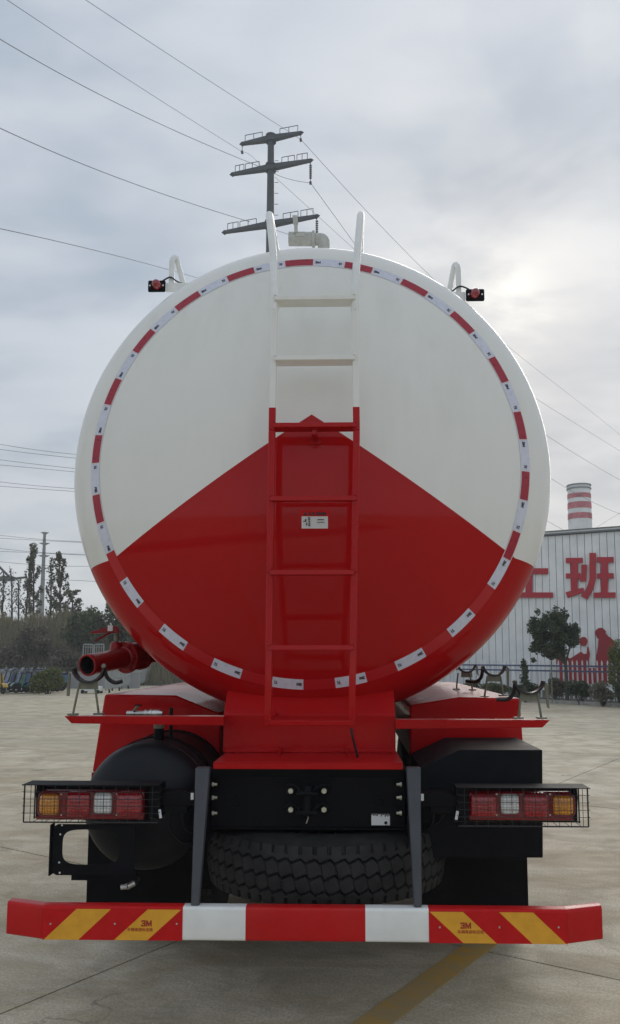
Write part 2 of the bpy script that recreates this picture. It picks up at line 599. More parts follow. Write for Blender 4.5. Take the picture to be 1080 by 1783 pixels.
M['concrete'] = concrete()
M['tar'] = simple('joint tar', (0.035, 0.032, 0.028), 0.8, var=0.3, vscale=8)
M['kerbstone'] = simple('kerb concrete', (0.33, 0.32, 0.29), 0.8, var=0.2, vscale=3)
M['soil'] = simple('dry soil', (0.075, 0.066, 0.045), 0.95, var=0.4, vscale=1.5)
M['cladding'] = simple('pale grey sheet cladding', (0.86, 0.87, 0.85), 0.45, var=0.07, vscale=1.2)
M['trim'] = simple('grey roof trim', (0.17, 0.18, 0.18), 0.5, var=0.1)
M['signred'] = simple('red sign board', (0.45, 0.010, 0.022), 0.45, var=0.06, vscale=2)
M['silred'] = simple('deep red silhouette board', (0.31, 0.006, 0.012), 0.5, var=0.08, vscale=2)
M['picket'] = simple('white plastic picket', (0.70, 0.71, 0.71), 0.5)
M['rail'] = simple('blue plastic rail', (0.085, 0.105, 0.21), 0.5)
M['wall'] = simple('grey low wall', (0.33, 0.335, 0.34), 0.8, var=0.1, vscale=1)
M['bark'] = simple('bark', (0.085, 0.075, 0.06), 0.9, var=0.3, vscale=6)
M['gate'] = simple('grey metal gate', (0.34, 0.35, 0.34), 0.45, var=0.12, vscale=3)


def yellow_paint():
    m, t, b = mat('worn yellow road paint')
    P = t.n('ShaderNodeNewGeometry').outputs['Position']
    k = t.ramp(t.noise(P, 9, 6, 0.7), 0.35, 0.62)
    k2 = t.ramp(t.noise(P, 1.4, 3, 0.5), 0.3, 0.7)
    c = t.mix(k, (0.60, 0.33, 0.045, 1), (0.46, 0.32, 0.13, 1))
    t.put(b.inputs['Base Color'], t.mix(t.math('MULTIPLY', k2, 0.5), c, (0.42, 0.36, 0.25, 1)))
    b.inputs['Roughness'].default_value = 0.7
    return m


M['roadpaint'] = yellow_paint()


def leafmat(name, a, b_, c_=None):
    m, t, b = mat(name)
    g = t.n('ShaderNodeNewGeometry')
    r = g.outputs['Random Per Island']
    nz = t.noise(g.outputs['Position'], 1.6, 3, 0.6)
    col = t.mix(r, (*a, 1), (*b_, 1))
    if c_:
        col = t.mix(t.ramp(nz, 0.42, 0.62), col, (*c_, 1))
    t.put(b.inputs['Base Color'], col)
    b.inputs['Roughness'].default_value = 0.6
    b.inputs['Specular IOR Level'].default_value = 0.3
    tr = t.n('ShaderNodeBsdfTranslucent')
    t.put(tr.inputs[0], col)
    mx = t.n('ShaderNodeMixShader')
    mx.inputs[0].default_value = 0.25
    t.link(b.outputs[0], mx.inputs[1])
    t.link(tr.outputs[0], mx.inputs[2])
    out = m.node_tree.nodes['Material Output']
    t.link(mx.outputs[0], out.inputs[0])
    return m


M['leafdark'] = leafmat('dark evergreen leaves', (0.040, 0.055, 0.030), (0.10, 0.125, 0.062))
M['leafpoplar'] = leafmat('autumn poplar leaves', (0.095, 0.10, 0.06), (0.19, 0.175, 0.105))
M['leafbush'] = leafmat('bush leaves', (0.075, 0.092, 0.045), (0.17, 0.19, 0.09))
M['leafgrey'] = leafmat('dry grey shrub leaves', (0.12, 0.112, 0.08), (0.24, 0.22, 0.155))
M['leafyellow'] = leafmat('yellow green clipped leaves', (0.09, 0.115, 0.035), (0.20, 0.21, 0.07))
M['drygrass'] = leafmat('dry grass blades', (0.16, 0.145, 0.085), (0.31, 0.27, 0.16))

# ------------------------------------------------------------------ ground
g = MB()
g.add([(-900, -60, -0.03), (900, -60, -0.03), (900, 1500, -0.03), (-900, 1500, -0.03)], [(0, 1, 2, 3)])
ground = tag(g.build('ground', M['concrete'], smooth=0), kind='structure')
A = R_(57.8)
E1 = Vector((math.cos(A), math.sin(A), 0))
EN = Vector((math.sin(A), -math.cos(A), 0))
SN, ST = 5.1, 4.625
fl = MB()
cs = [EN * (-1.426 + SN * i) + E1 * (1.6 + ST * j) for i, j in ((-5, -4), (4, -4), (4, 9), (-5, 9))]
fl.add([(p.x, p.y, -0.024) for p in cs], [(0, 1, 2, 3)])
tag(fl.build('joint_filler', M['tar'], smooth=0), kind='structure')
s = MB()
gp = 0.008
s.box(gp, SN - gp, gp, ST - gp, -0.027, 0.0)
sm = s.mesh('slab', 0)
sm.materials.append(M['concrete'])
for i in range(-5, 4):
    for j in range(-4, 9):
        o = EN * (-1.426 + SN * i) + E1 * (1.6 + ST * (j + 1))
        link('slab', sm, None, ground, (o.x, o.y, random.uniform(-0.0015, 0.001)), (0, 0, A - R_(90)))
pl = MB()
q0, q1 = gnd(650, 1783), gnd(835, 1648)
dl = (q1 - q0).normalized()
nl = Vector((dl.y, -dl.x, 0)) * 0.075
a0 = q0 - dl * 6
pl.box(0, 0.15, 0, 7.6, 0.004, 0.006)
tag(pl.build('painted_line', M['roadpaint'], loc=(a0 - nl), rot=(0, 0, math.atan2(dl.y, dl.x) - R_(90)), smooth=0), kind='structure')

# ------------------------------------------------------------------ TRUCK
truck = empty('tanker_truck')
tag(truck, 'red and white bulk tanker truck seen from behind with ladder and striped bumper', 'truck')
T = truck

# ---- tank
TX, TZ, TR = -0.012, 2.542, 1.260
Y0, CR, KN = 0.42, 2.6, 0.26
RC = TR - KN * (1 - 0.42)                      # where crown meets knuckle


def head_profile():
    pr = []
    sA = math.asin(RC / CR)
    n = 22
    for i in range(n + 1):
        a = sA * i / n
        pr.append((CR * math.sin(a), Y0 + CR * (1 - math.cos(a))))
    r1, y1 = pr[-1]
    k = (TR - r1) / (1 - math.sin(sA))
    for i in range(1, 15):
        a = sA + (math.pi / 2 - sA) * i / 14
        pr.append((r1 + k * (math.sin(a) - math.sin(sA)), y1 + k * (math.cos(sA) - math.cos(a))))
    return pr


HP = head_profile()
YC = HP[-1][1]


def head_y(r):
    for (r0, y0), (r1, y1) in zip(HP, HP[1:]):
        if r <= r1:
            return y0 + (y1 - y0) * (r - r0) / max(1e-6, r1 - r0)
    return YC


prof = HP + [(TR, YC + 0.05), (TR + 0.004, YC + 0.055), (TR + 0.004, YC + 0.075), (TR, YC + 0.08), (TR, YC + 2.2), (TR + 0.004, YC + 2.205), (TR + 0.004, YC + 2.225), (TR, YC + 2.23), (TR, YC + 7.0)]
prof += [(r, YC + 7.0 + YC - y) for (r, y) in HP[::-1]]
tank = MB().lathe(prof, (TX, 0, TZ), (0, 1, 0), 160).build('tank', M['tank'], T, smooth=50)
tank['label'] = 'white cylindrical tank with a red chevron on its rear head'


# ---- reflective tape round the head: 22 red and 22 white pieces
def tape_mesh(name, r0, r1, ang, lift, m, inner=None):
    mb = MB()
    na, nr = 6, 3
    for j in range(nr + 1):
        r = r0 + (r1 - r0) * j / nr
        e = 0.01
        sl_ = (head_y(r + e) - head_y(r - e)) / (2 * e)
        ln = math.hypot(1, sl_)
        for i in range(na + 1):
            a = -ang / 2 + ang * i / na
            rr = r + lift * sl_ / ln
            mb.v.append((rr * math.sin(a), head_y(r) - lift / ln, rr * math.cos(a)))
    for j in range(nr):
        for i in range(na):
            b = j * (na + 1) + i
            mb.f.append((b, b + 1, b + na + 2, b + na + 1))
    me = mb.mesh(name, 60)
    me.materials.append(m)
    return me


RT0, RT1 = 1.056, 1.106
AP = 2 * math.pi / 22
t_red = tape_mesh('red_tape', RT0 + .004, RT1 - .004, AP * 0.465, 0.0032, M['tapered'])
t_red2 = tape_mesh('red_tape', RT0, RT1, AP * 0.5, 0.0018, M['tapelow'])
t_edge = tape_mesh('tape_border', RT0, RT1, AP * 0.5, 0.0018, M['tapeedge'])
t_white = tape_mesh('white_tape', RT0, RT1, AP * 0.496, 0.0018, M['tapewhite'])
m3 = logo_mesh(0.015)
m3.materials.append(M['ink'])
me_ = MB()
for (x0, x1, z0, z1) in ((-.009, .009, .006, .009), (-.006, -.003, -.008, .006), (-.003, .007, -.002, .001), (.004, .007, -.009, 0.003)):
    me_.box(x0, x1, -.0002, .0002, z0, z1)
em = me_.mesh('emblem_mark', 0)
em.materials.append(M['ink'])
rt = (RT0 + RT1) / 2
e = 0.01
slope = math.atan((head_y(rt + e) - head_y(rt - e)) / (2 * e))
A0 = math.atan2(at(521, 452, 0.63).x - TX, 1.06)
for i in range(22):
    a = A0 + AP * i
    low = math.cos(a) < -0.38                  # on the red half the red pieces carry no pale border
    red = link('red_tape', t_red2 if low else t_red, None, T, (TX, 0, TZ), (0, a, 0))
    if not low:
        link('tape_border', t_edge, None, red)
    a2 = a + AP / 2
    wo_ = link('white_tape', t_white, None, T, (TX, 0, TZ), (0, a2, 0))
    for (da, me2, flip) in ((-0.19 * AP, m3, 0), (0.19 * AP, em, 1)):
        k = link('mark', me2, None, wo_, (rt * math.sin(da), head_y(rt) - 0.0036, rt * math.cos(da)))
        if flip:
            k.rotation_euler = Matrix.Rotation(da, 3, 'Y').to_euler()
            k.rotation_euler.x = -slope * 0.9
        else:
            k.rotation_euler = (R_(90) - slope, da, 0)

# ---- ladder
LY = 0.30
lad = empty('ladder')
lad.parent = T
ladder = lad
lm = MB()


def rail_x(side, z):
    return at(473 if side < 0 else 616, 900, LY).x


zb = at(540, 1264, LY).z
rung_px = (523, 627, 743, 870, 998, 1128, 1258)
for sgn, pts in ((-1, [(467, 1264), (470, 998), (474, 750), (478, 530)]), (1, [(612.5, 1268), (617, 998), (621, 750), (618, 530)])):
    p3 = [at(x, y, LY) for x, y in pts]
    rail = MB()
    lowp = p3[:3]
    # perforated square channel below, round tube above
    for a_, b_ in zip(p3[:-1], p3[1:]):
        h = 0.0155
        rail.hexa([(a_.x - h, LY - h, a_.z), (a_.x + h, LY - h, a_.z), (a_.x + h, LY + h, a_.z), (a_.x - h, LY + h, a_.z),
                   (b_.x - h, LY - h, b_.z), (b_.x + h, LY - h, b_.z), (b_.x + h, LY + h, b_.z), (b_.x - h, LY + h, b_.z)])
    r_o = rail.build('rail', M['ladder'], lad, bevel=0.004)
    # pressed dimples in two columns on the face of the lower channel
    dm = MB()
    z = zb + 0.33
    ztop = at(540, 770, LY).z
    while z < ztop:
        f_ = (z - p3[0].z) / (p3[2].z - p3[0].z)
        xx = p3[0].x + (p3[2].x - p3[0].x) * f_
        for k in (-1, 1):
            c0 = (xx + k * 0.006, LY - 0.0158, z + (0.006 if k > 0 else 0))
            dm.lathe([(0.0, -0.0022), (0.0030, -0.0010), (0.0040, 0.0)], c0, (0, 1, 0), 5)
        z += 0.0125
    dm.build('dimples', M['ladder'], r_o)['kind'] = 'stuff'
    # hand hoop over the top of the tank
    s0 = p3[-1]
    tip = at(468 if sgn < 0 else 629, 364, 0.56)
    pts2 = [(s0.x, LY, s0.z - 0.03), (s0.x, LY, s0.z + 0.07), at(476 if sgn < 0 else 622.5, 440, 0.42), tip, (tip.x, 1.02, tip.z + 0.0), (tip.x, 1.05, TZ + TR - 0.02)]
    MB().tube(bend(pts2, 0.10, 8), 0.0185, 14).build('handhoop', M['white'], lad)
for i, y in enumerate(rung_px):
    a_ = at(480 if i < 3 else 474 - (i - 3) * 1.6, y, LY)
    xa, xb = at(476 if i < 3 else 470 - (i > 4), y, LY - .02).x, at(621 if i < 4 else 616.5, y, LY - .02).x
    if i < 2:
        xb = at(618, y, LY).x
        xa = at(479, y, LY).x
    r_ = MB()
    r_.box(xa, xb, LY - 0.03, LY + (0.055 if i < 3 else 0.012), a_.z - 0.011, a_.z + 0.011)
    r_.build('rung', M['ladder'], lad, bevel=0.003)
    w_ = MB()
    for xx in (xa + 0.004, xb - 0.004):
        w_.box(xx - 0.006, xx + 0.006, LY - 0.033, LY - 0.02, a_.z + 0.010, a_.z + 0.016)
    w_.build('weld', M['ladder'], lad, bevel=0.003)
# stand-off brackets between ladder and tank
for (px_, py_) in ((547, 752), (547, 1140)):
    c0 = at(px_, py_, LY)
    b_ = MB()
    yh = head_y(abs(c0.z - TZ)) - 0.002
    b_.box(c0.x - 0.012, c0.x + 0.012, LY + 0.0, yh, c0.z - 0.012, c0.z + 0.02)
    b_.box(c0.x - 0.026, c0.x + 0.026, yh - 0.012, yh + 0.01, c0.z - 0.028, c0.z - 0.012)
    if py_ < 1000:
        b_.build('ladder_bracket', M['ladder'], lad, bevel=0.003)
for sgn in (-1, 1):
    c0 = at(470 if sgn < 0 else 615, 1230, LY)
    b_ = MB()
    b_.tube([(c0.x, LY + 0.012, zb + 0.03), (c0.x, 0.625, zb + 0.03)], 0.011, 8)
    b_.build('ladder_stay', M['red'], lad)

# ---- warning stickers on the tank head
stk = MB()
for nm, (x0, y0, x1, y1), m_ in (('warning_sticker', (523, 887, 575, 898), M['redsheet']), ('paper_label', (525, 898, 571, 919), M['paper'])):
    a_, b_ = at(x0, y1, Y0), at(x1, y0, Y0)
    yy = Y0 + 0.0135
    m0 = MB()
    rr = lambda x, z: head_y(math.hypot(x - TX, z - TZ)) - 0.002
    m0.add([(a_.x, rr(a_.x, a_.z), a_.z), (b_.x, rr(b_.x, a_.z), a_.z), (b_.x, rr(b_.x, b_.z), b_.z), (a_.x, rr(a_.x, b_.z), b_.z)], [(0, 1, 2, 3)])
    so = m0.build(nm, m_, T, smooth=0)
    pr_ = MB()

    def mk(px0, py0, px1, py1):
        p, q = at(px0, py1, Y0), at(px1, py0, Y0)
        yq = min(rr(p.x, p.z), rr(q.x, q.z)) - 0.0012
        pr_.box(p.x, q.x, yq, yq + 0.0008, p.z, q.z)
    if nm == 'warning_sticker':
        c0 = at(531.5, 893, Y0)
        yq = rr(c0.x, c0.z) - 0.0012
        pr_.xz([(c0.x - 0.009, c0.z - 0.009), (c0.x + 0.009, c0.z - 0.009), (c0.x, c0.z + 0.008)], yq, yq + 0.0008)
        for q in ((538, 891, 541, 896), (544, 891, 547, 896), (551, 891, 554, 896), (555, 891, 557.5, 896), (558.5, 891, 561, 896), (562, 891, 564.5, 896), (565.5, 891, 568, 896)):
            mk(*q)
    else:
        for q in ((536, 900, 540, 902), (536.5, 903, 540, 905), (537, 906, 540, 908), (537, 909, 540, 911), (537, 912, 540, 915), (528, 906, 533, 907.5), (531, 903, 533.5, 906), (533, 909, 535, 914), (553, 903, 564, 904.6), (552, 908, 565, 909)):
            mk(*q)
    pr_.build('print', M['ink'], so, smooth=0)

# ---- top of the tank: vent valve with elbow
zt = at(530, 417, 1.5).z
p_l, p_r = at(503, 416, 1.5), at(548, 418, 1.5)
elb = at(560, 418, 1.5)
vv = MB()
vv.lathe([(0.0, 0), (0.043, 0), (0.043, 0.15), (0.038, 0.15)], p_l, (1, 0, -0.02), 24)
vp = vv.build('vent_valve', M['beige'], T)
MB().lathe([(0.040, 0), (0.053, 0.004), (0.053, 0.020), (0.040, 0.024)], (p_l.x + 0.145, 1.5, zt), (1, 0, 0), 24).build('clamp_ring', M['beige'], vp)
MB().tube(bend([(p_l.x + 0.165, 1.5, zt), (elb.x + 0.015, 1.5, zt), (elb.x + 0.015, 1.5, TZ + TR - 0.02)], 0.085, 10), 0.038, 20).build('elbow', M['beige'], vp)
MB().lathe([(0.0, 0), (0.052, 0), (0.052, 0.02), (0.0, 0.02)], (elb.x + 0.015, 1.5, TZ + TR - 0.008), (0, 0, 1), 24).build('flange', M['beige'], vp)
h0, h1 = at(516, 408, 1.47), at(516, 377, 1.45)
hl = MB()
hl.box(h0.x - 0.011, h0.x + 0.011, 1.44, 1.455, zt + 0.02, h1.z - 0.05)
hl.hexa([(h0.x - 0.016, 1.44, h1.z - 0.055), (h0.x + 0.014, 1.44, h1.z - 0.055), (h0.x + 0.014, 1.458, h1.z - 0.055), (h0.x - 0.016, 1.458, h1.z - 0.055),
         (h0.x - 0.022, 1.43, h1.z), (h0.x + 0.008, 1.43, h1.z), (h0.x + 0.008, 1.448, h1.z), (h0.x - 0.022, 1.448, h1.z)])
hl.build('handle', M['beige'], vp, bevel=0.003)
bb = MB()
bb.box(p_l.x + 0.045, p_l.x + 0.105, 1.452, 1.462, zt - 0.002, zt + 0.028)
bb.build('name_plate', M['beige'], vp, bevel=0.002)

# ---- high marker lamps with brackets and hoops
for sgn in (-1, 1):
    ml = empty('marker_lamp')
    ml.parent = T
    Yl = 0.98
    a_, b_ = (at(257, 507, Yl), at(288, 487, Yl)) if sgn < 0 else (at(812, 523, Yl), at(844, 502, Yl))
    cx, cz = (a_.x + b_.x) / 2, (a_.z + b_.z) / 2
    MB().box(a_.x, b_.x, Yl, Yl + 0.02, a_.z, b_.z).build('lamp_base', M['satin'], ml, bevel=0.008)
    dome = [(0.0, -0.040), (0.010, -0.039), (0.019, -0.034), (0.024, -0.024), (0.026, 0.0)]
    MB().lathe(dome, (cx - sgn * 0.003, Yl, cz + 0.002), (0, 1, 0), 20).build('lamp_lens', M['lred'], ml)
    sc = MB()
    for k in (-1, 1):
        sc.lathe([(0.0, -0.004), (0.005, -0.003), (0.006, 0.0)], (cx + k * 0.037, Yl, cz), (0, 1, 0), 8)
    sc.build('screw', M['steel'], ml)
    xi = a_.x if sgn > 0 else b_.x                       # inner end of the lamp
    pz0, pz1 = cz - 0.026, cz + 0.026
    xin = TX + sgn * math.sqrt(TR ** 2 - (cz - TZ) ** 2)
    MB().box(min(xi, xin - sgn * 0.06), max(xi, xin - sgn * 0.06), Yl + 0.022, Yl + 0.030, pz0, pz1).build('bracket_plate', M['white'], ml, bevel=0.002)
    # hoop above
    f0 = at(297 if sgn < 0 else 800, 492 if sgn < 0 else 505, Yl + 0.02)
    t0 = at(301 if sgn < 0 else 797, 446 if sgn < 0 else 458, Yl + 0.05)
    e0 = at(321 if sgn < 0 else 781, 489 if sgn < 0 else 502, Yl + 0.06)
    zs = TZ + math.sqrt(max(0.01, TR ** 2 - (e0.x - TX) ** 2)) - 0.02
    hpts = [(f0.x, Yl + 0.045, pz1 - 0.03), (f0.x, Yl + 0.045, t0.z - 0.02), (t0.x - sgn * 0.012, Yl + 0.08, t0.z + 0.012), (e0.x, Yl + 0.10, e0.z - 0.05)]
    MB().tube(bend(hpts, 0.06, 8), 0.0155, 14).build('hoop', M['white'], ml)
    MB().tube(bend([(cx, Yl + 0.025, cz + 0.02), (cx - sgn * 0.05, Yl + 0.03, pz1 + 0.03), (f0.x, Yl + 0.02, pz1 + 0.035), (f0.x - sgn * 0.04, Yl + 0.03, pz1 + 0.006), (e0.x, Yl + 0.05, pz1 + 0.008)], 0.03, 5), 0.0045, 6).build('lamp_cable', M['wire'], ml)

# ---- rear step box under the tank head
sx0, sx1 = -0.392, 0.412
zl1 = at(535, 1329, 0.25).z
zl0 = at(535, 1340, 0.25).z
st_ = MB()
st_.box(sx0 - 0.012, sx1 + 0.006, 0.25, 0.262, zl0, zl1 - 0.003)
so = st_.build('step_lip', M['red'], T, bevel=0.003)
MB().box(sx0 - 0.012, sx1 + 0.006, 0.25, 0.66, zl1 - 0.003, zl1 + 0.002).build('step_plate', M['red'], T, bevel=0.0015)
zb1 = at(540, 1246, 0.62).z
MB().yz([(0.62, zl1 + 0.002), (0.632, zl1 + 0.002), (0.632, zb1), (0.745, at(540, 1200, 0.72).z), (0.735, at(540, 1199, 0.72).z + 0.004), (0.62, zb1 + 0.003)], at(389.5, 1250, .62).x, at(688, 1250, .62).x).build('tail_panel', M['red'], T, bevel=0.002)
MB().box(at(389.5, 1250, .62).x + 0.004, at(688, 1250, .62).x - 0.004, 0.60, 0.619, zl1 + 0.003, zl1 + 0.022).build('panel_flange', M['red'], T, bevel=0.002)
for sx in (at(389.5, 1250, .62).x - 0.003, at(688, 1250, .62).x - 0.003):
    MB().yz([(0.634, zl1 + 0.002), (1.2, zl1 + 0.002), (1.2, 1.42), (0.75, 1.42), (0.634, zb1 - 0.004)], sx, sx + 0.006).build('tail_side', M['red'], T)
for px_ in (487, 602):
    MB().yz([(0.44, zl1 + 0.004), (0.62, zl1 + 0.004), (0.62, zl1 + 0.03)], at(px_, 1250, .55).x, at(px_, 1250, .55).x + 0.008).build('gusset', M['red'], T)
MB().tube(bend([at(612, 1262, 0.33), at(613, 1280, 0.33), at(618, 1298, 0.36), (at(623, 1302, 0.36).x, 0.40, zl1 + 0.008)], 0.05, 6), 0.0055, 8).build('loose_cable', M['wire'], T)

# ---- chassis
ch = MB()
FY = 0.33
f0, f1 = at(366, 1440, FY), at(706, 1342, FY)
ch.box(f0.x, f1.x, FY, FY + 0.012, f0.z, zl0 - 0.004)
ch.box(f0.x, f1.x, FY, FY + 0.10, f0.z - 0.012, f0.z)
beam = ch.build('rear_beam', M['black'], T, bevel=0.004)
MB().box(f0.x + 0.05, f1.x - 0.05, FY - 0.008, FY - 0.0005, zl0 - 0.05, zl0 - 0.044).build('beam_edge', M['satin'], beam)
for sx in (f0.x - 0.0, f1.x - 0.09):
    MB().box(sx, sx + 0.09, FY + 0.02, 7.8, f0.z + 0.02, zl0 - 0.012).build('frame_rail', M['black'], T)
for yy in (1.0, 1.9, 2.9, 4.2):
    MB().box(f0.x + 0.1, f1.x - 0.1, yy, yy + 0.12, f0.z + 0.04, zl0 - 0.05).build('cross_member', M['black'], T)
MB().box(-0.30, 0.30, 1.5, 7.4, zl0 - 0.01, 1.34).build('tank_saddle', M['red'], T)
bolt = MB()
bolt.lathe([(0.0, -0.012), (0.0115, -0.012), (0.0125, -0.010), (0.0125, 0.0)], (0, 0, 0), (0, 1, 0), 6)
bm6 = bolt.mesh('bolt', 20)
bm6.materials.append(M['zinc'])
for x in (506.5, 564.5):
    for y in (1377, 1409.5):
        p = at(x, y, FY - 0.03)
        link('bolt', bm6, None, beam, p, (0, random.random(), 0))
# tow eye: two bent straps with a pin
for y, up in ((1376, 1), (1409, -1)):
    pc = at(535.5, y, FY - 0.02)
    xl, xr = at(506.5, y, FY).x, at(564.5, y, FY).x
    st2 = MB()
    for sgn, xe in ((-1, xl), (1, xr)):
        st2.xz([(xe - 0.022, pc.z - 0.02), (xe - 0.02, pc.z + 0.012), (xe, pc.z + 0.026), (xe + 0.022, pc.z + 0.012), (xe + 0.02, pc.z - 0.02)], FY - 0.028, FY - 0.002)
        arch = [(xe - sgn * -0.03, FY - 0.02, pc.z + 0.006 * up + 0.008), (xe, FY - 0.035, pc.z + 0.030), (xe - sgn * 0.028, FY - 0.05, pc.z + 0.022), (xe - sgn * 0.045, FY - 0.06, pc.z - 0.002)]
        st2.tube(bend(arch, 0.02, 4), 0.0075, 6)
    st2.box(pc.x - 0.045, pc.x + 0.045, FY - 0.085, FY - 0.03, pc.z - 0.012, pc.z + 0.002)
    st2.build('tow_strap', M['satin'], beam, bevel=0.004)
pt, pb = at(535.5, 1368, FY - 0.06), at(535.5, 1420, FY - 0.06)
MB().cyl((pt.x, FY - 0.06, pb.z), (pt.x, FY - 0.06, pt.z), 0.020, n=16).build('tow_pin', M['satin'], beam)
MB().tube([at(536, 1421, FY - .06), at(537, 1424, FY - .07), at(533.5, 1434, FY - .07)], 0.0025, 6).build('split_pin', M['steel'], beam)
# paper label, blank where the photograph has a code
a_, b_ = at(647, 1437, FY - .002), at(679, 1417, FY - .002)
lb = MB().box(a_.x, b_.x, FY - 0.003, FY - 0.001, a_.z, b_.z).build('paper_label', M['paper'], beam, smooth=0)
tr_ = MB()
rg = random.Random(3)
for k in range(14):
    x = a_.x + (b_.x - a_.x) * (k + 0.5) / 14
    hgt = rg.uniform(0.003, 0.014)
    tr_.box(x - 0.002, x + 0.0022, FY - 0.0038, FY - 0.0032, b_.z - hgt, b_.z + 0.001)
tr_.build('smear', M['black'], lb, smooth=0)
# side bolts of the beam
for x, s_ in ((371, 1), (698, -1)):
    for y in (1366, 1389, 1416):
        p = at(x, y, 0.29)
        sb = MB()
        sb.lathe([(0.0, 0), (0.010, 0), (0.010, 0.008), (0.006, 0.008), (0.006, 0.022), (0.0, 0.022)], (p.x - s_ * 0.004, 0.29, p.z), (s_, 0, 0), 6)
        sb.build('side_bolt', M['zinc'], beam)
# side plates carrying the posts
for s_, x in ((-1, f0.x), (1, f1.x)):
    x0 = x - 0.012 if s_ < 0 else x + 0.001
    MB().yz([(0.275, zl0 - 0.02), (0.6, zl0 - 0.02), (0.6, 0.80), (0.24, 0.80)], x0, x0 + 0.011).build('side_plate', M['black'], T)

# cables, air hoses and clips round the frame end
for s_, pts_ in ((-1, [(330, 1395, .30), (316, 1418, .30), (322, 1446, .34), (352, 1452, .42)]), (-1, [(300, 1404, .30), (292, 1440, .33), (318, 1470, .40), (350, 1462, .5)]),
                 (1, [(742, 1398, .30), (756, 1416, .30), (752, 1440, .34), (722, 1446, .42)]), (1, [(775, 1402, .30), (770, 1428, .33), (745, 1440, .36), (720, 1434, .45)])):
    MB().tube(bend([at(*p_) for p_ in pts_], 0.05, 5), 0.0065, 8).build('air_hose', M['airtank'], T)
for x in (395, 450, 620, 672):
    p = at(x, 1433, FY - 0.004)
    MB().lathe([(0.0, -0.005), (0.006, -0.004), (0.0075, 0.0)], p, (0, 1, 0), 6).build('rivet', M['satin'], beam)
for x in (410, 660):
    p = at(x, 1396, FY - 0.001)
    MB().lathe([(0.020, 0.001), (0.022, -0.002), (0.026, -0.002), (0.027, 0.001)], p, (0, 1, 0), 20).build('hole_rim', M['satin'], beam)
for x in (790, 840, 890):
    p = at(x, 1487, 0.655)
    MB().lathe([(0.0, -0.005), (0.007, -0.004), (0.008, 0.0)], p, (0, 1, 0), 6).build('flap_bolt', M['zinc'], T)

# ---- posts holding the bumper
for xs_t, xs_b in (((340, 365), (332, 346)), ((708, 733), (721, 735))):
    tl, tr2 = at(xs_t[0], 1337, 0.22), at(xs_t[1], 1337, 0.22)
    bl, br = at(xs_b[0], 1581, 0.012), at(xs_b[1], 1581, 0.012)
    q = MB()
    th = 0.05
    q.hexa([(bl.x, 0.012, bl.z), (br.x, 0.012, br.z), (br.x, 0.05, br.z), (bl.x, 0.05, bl.z),
            (tl.x, 0.22, tl.z), (tr2.x, 0.22, tr2.z), (tr2.x, 0.22 + th, tr2.z), (tl.x, 0.22 + th, tl.z)])
    q.build('bumper_post', M['grey'], T, bevel=0.006)

# ---- bumper
bu = empty('bumper')
bu.parent = T
BZ0, BZ1 = 0.482, 0.611
BD = 0.062


def bumper_seg(name, x0, x1, m_, y0a=0.0, y0b=0.0, z0a=BZ0, z0b=BZ0, z1a=BZ1, z1b=BZ1):
    rr = 0.012
    ring = []
    for (cy, cz, a0) in ((rr, -rr, 180), (BD - rr, -rr, 90), ):
        pass
    def prof2(y0, z0, z1):
        p = []
        for (cy, cz, st0) in ((y0 + rr, z1 - rr, 90), (y0 + rr, z0 + rr, 180), (y0 + BD - rr, z0 + rr, 270), (y0 + BD - rr, z1 - rr, 0)):
            for k in range(5):
                a = R_(st0 + 90 * k / 4)
                p.append((cy + rr * math.cos(a), cz + rr * math.sin(a)))
        return p
    a_ = prof2(y0a, z0a, z1a)
    b_ = prof2(y0b, z0b, z1b)
    mb = MB()
    n = len(a_)
    mb.v = [(x0, y, z) for y, z in a_] + [(x1, y, z) for y, z in b_]
    mb.f = [tuple(range(n)), tuple(range(2 * n - 1, n - 1, -1))] + [(i, (i + 1) % n, (i + 1) % n + n, i + n) for i in range(n)]
    return mb.build(name, m_, bu, smooth=40)


bx = [at(x, 1610, 0).x for x in (8, 72, 318, 427.5, 636.5, 747, 990, 1050)]
bumper_seg('end_cap', bx[0] - 0.015, bx[1] + 0.002, M['bred'], 0.055, 0.0)
bumper_seg('red_section', bx[1] + 0.002, bx[2], M['redsheet'])
bumper_seg('white_section', bx[2], bx[3], M['white'])
bumper_seg('red_section', bx[3], bx[4], M['bred'])
bumper_seg('white_section', bx[4], bx[5], M['white'])
bumper_seg('red_section', bx[5], bx[6] - 0.002, M['redsheet'])
bumper_seg('end_cap', bx[6] - 0.002, bx[7] + 0.015, M['bred'], 0.0, 0.055)
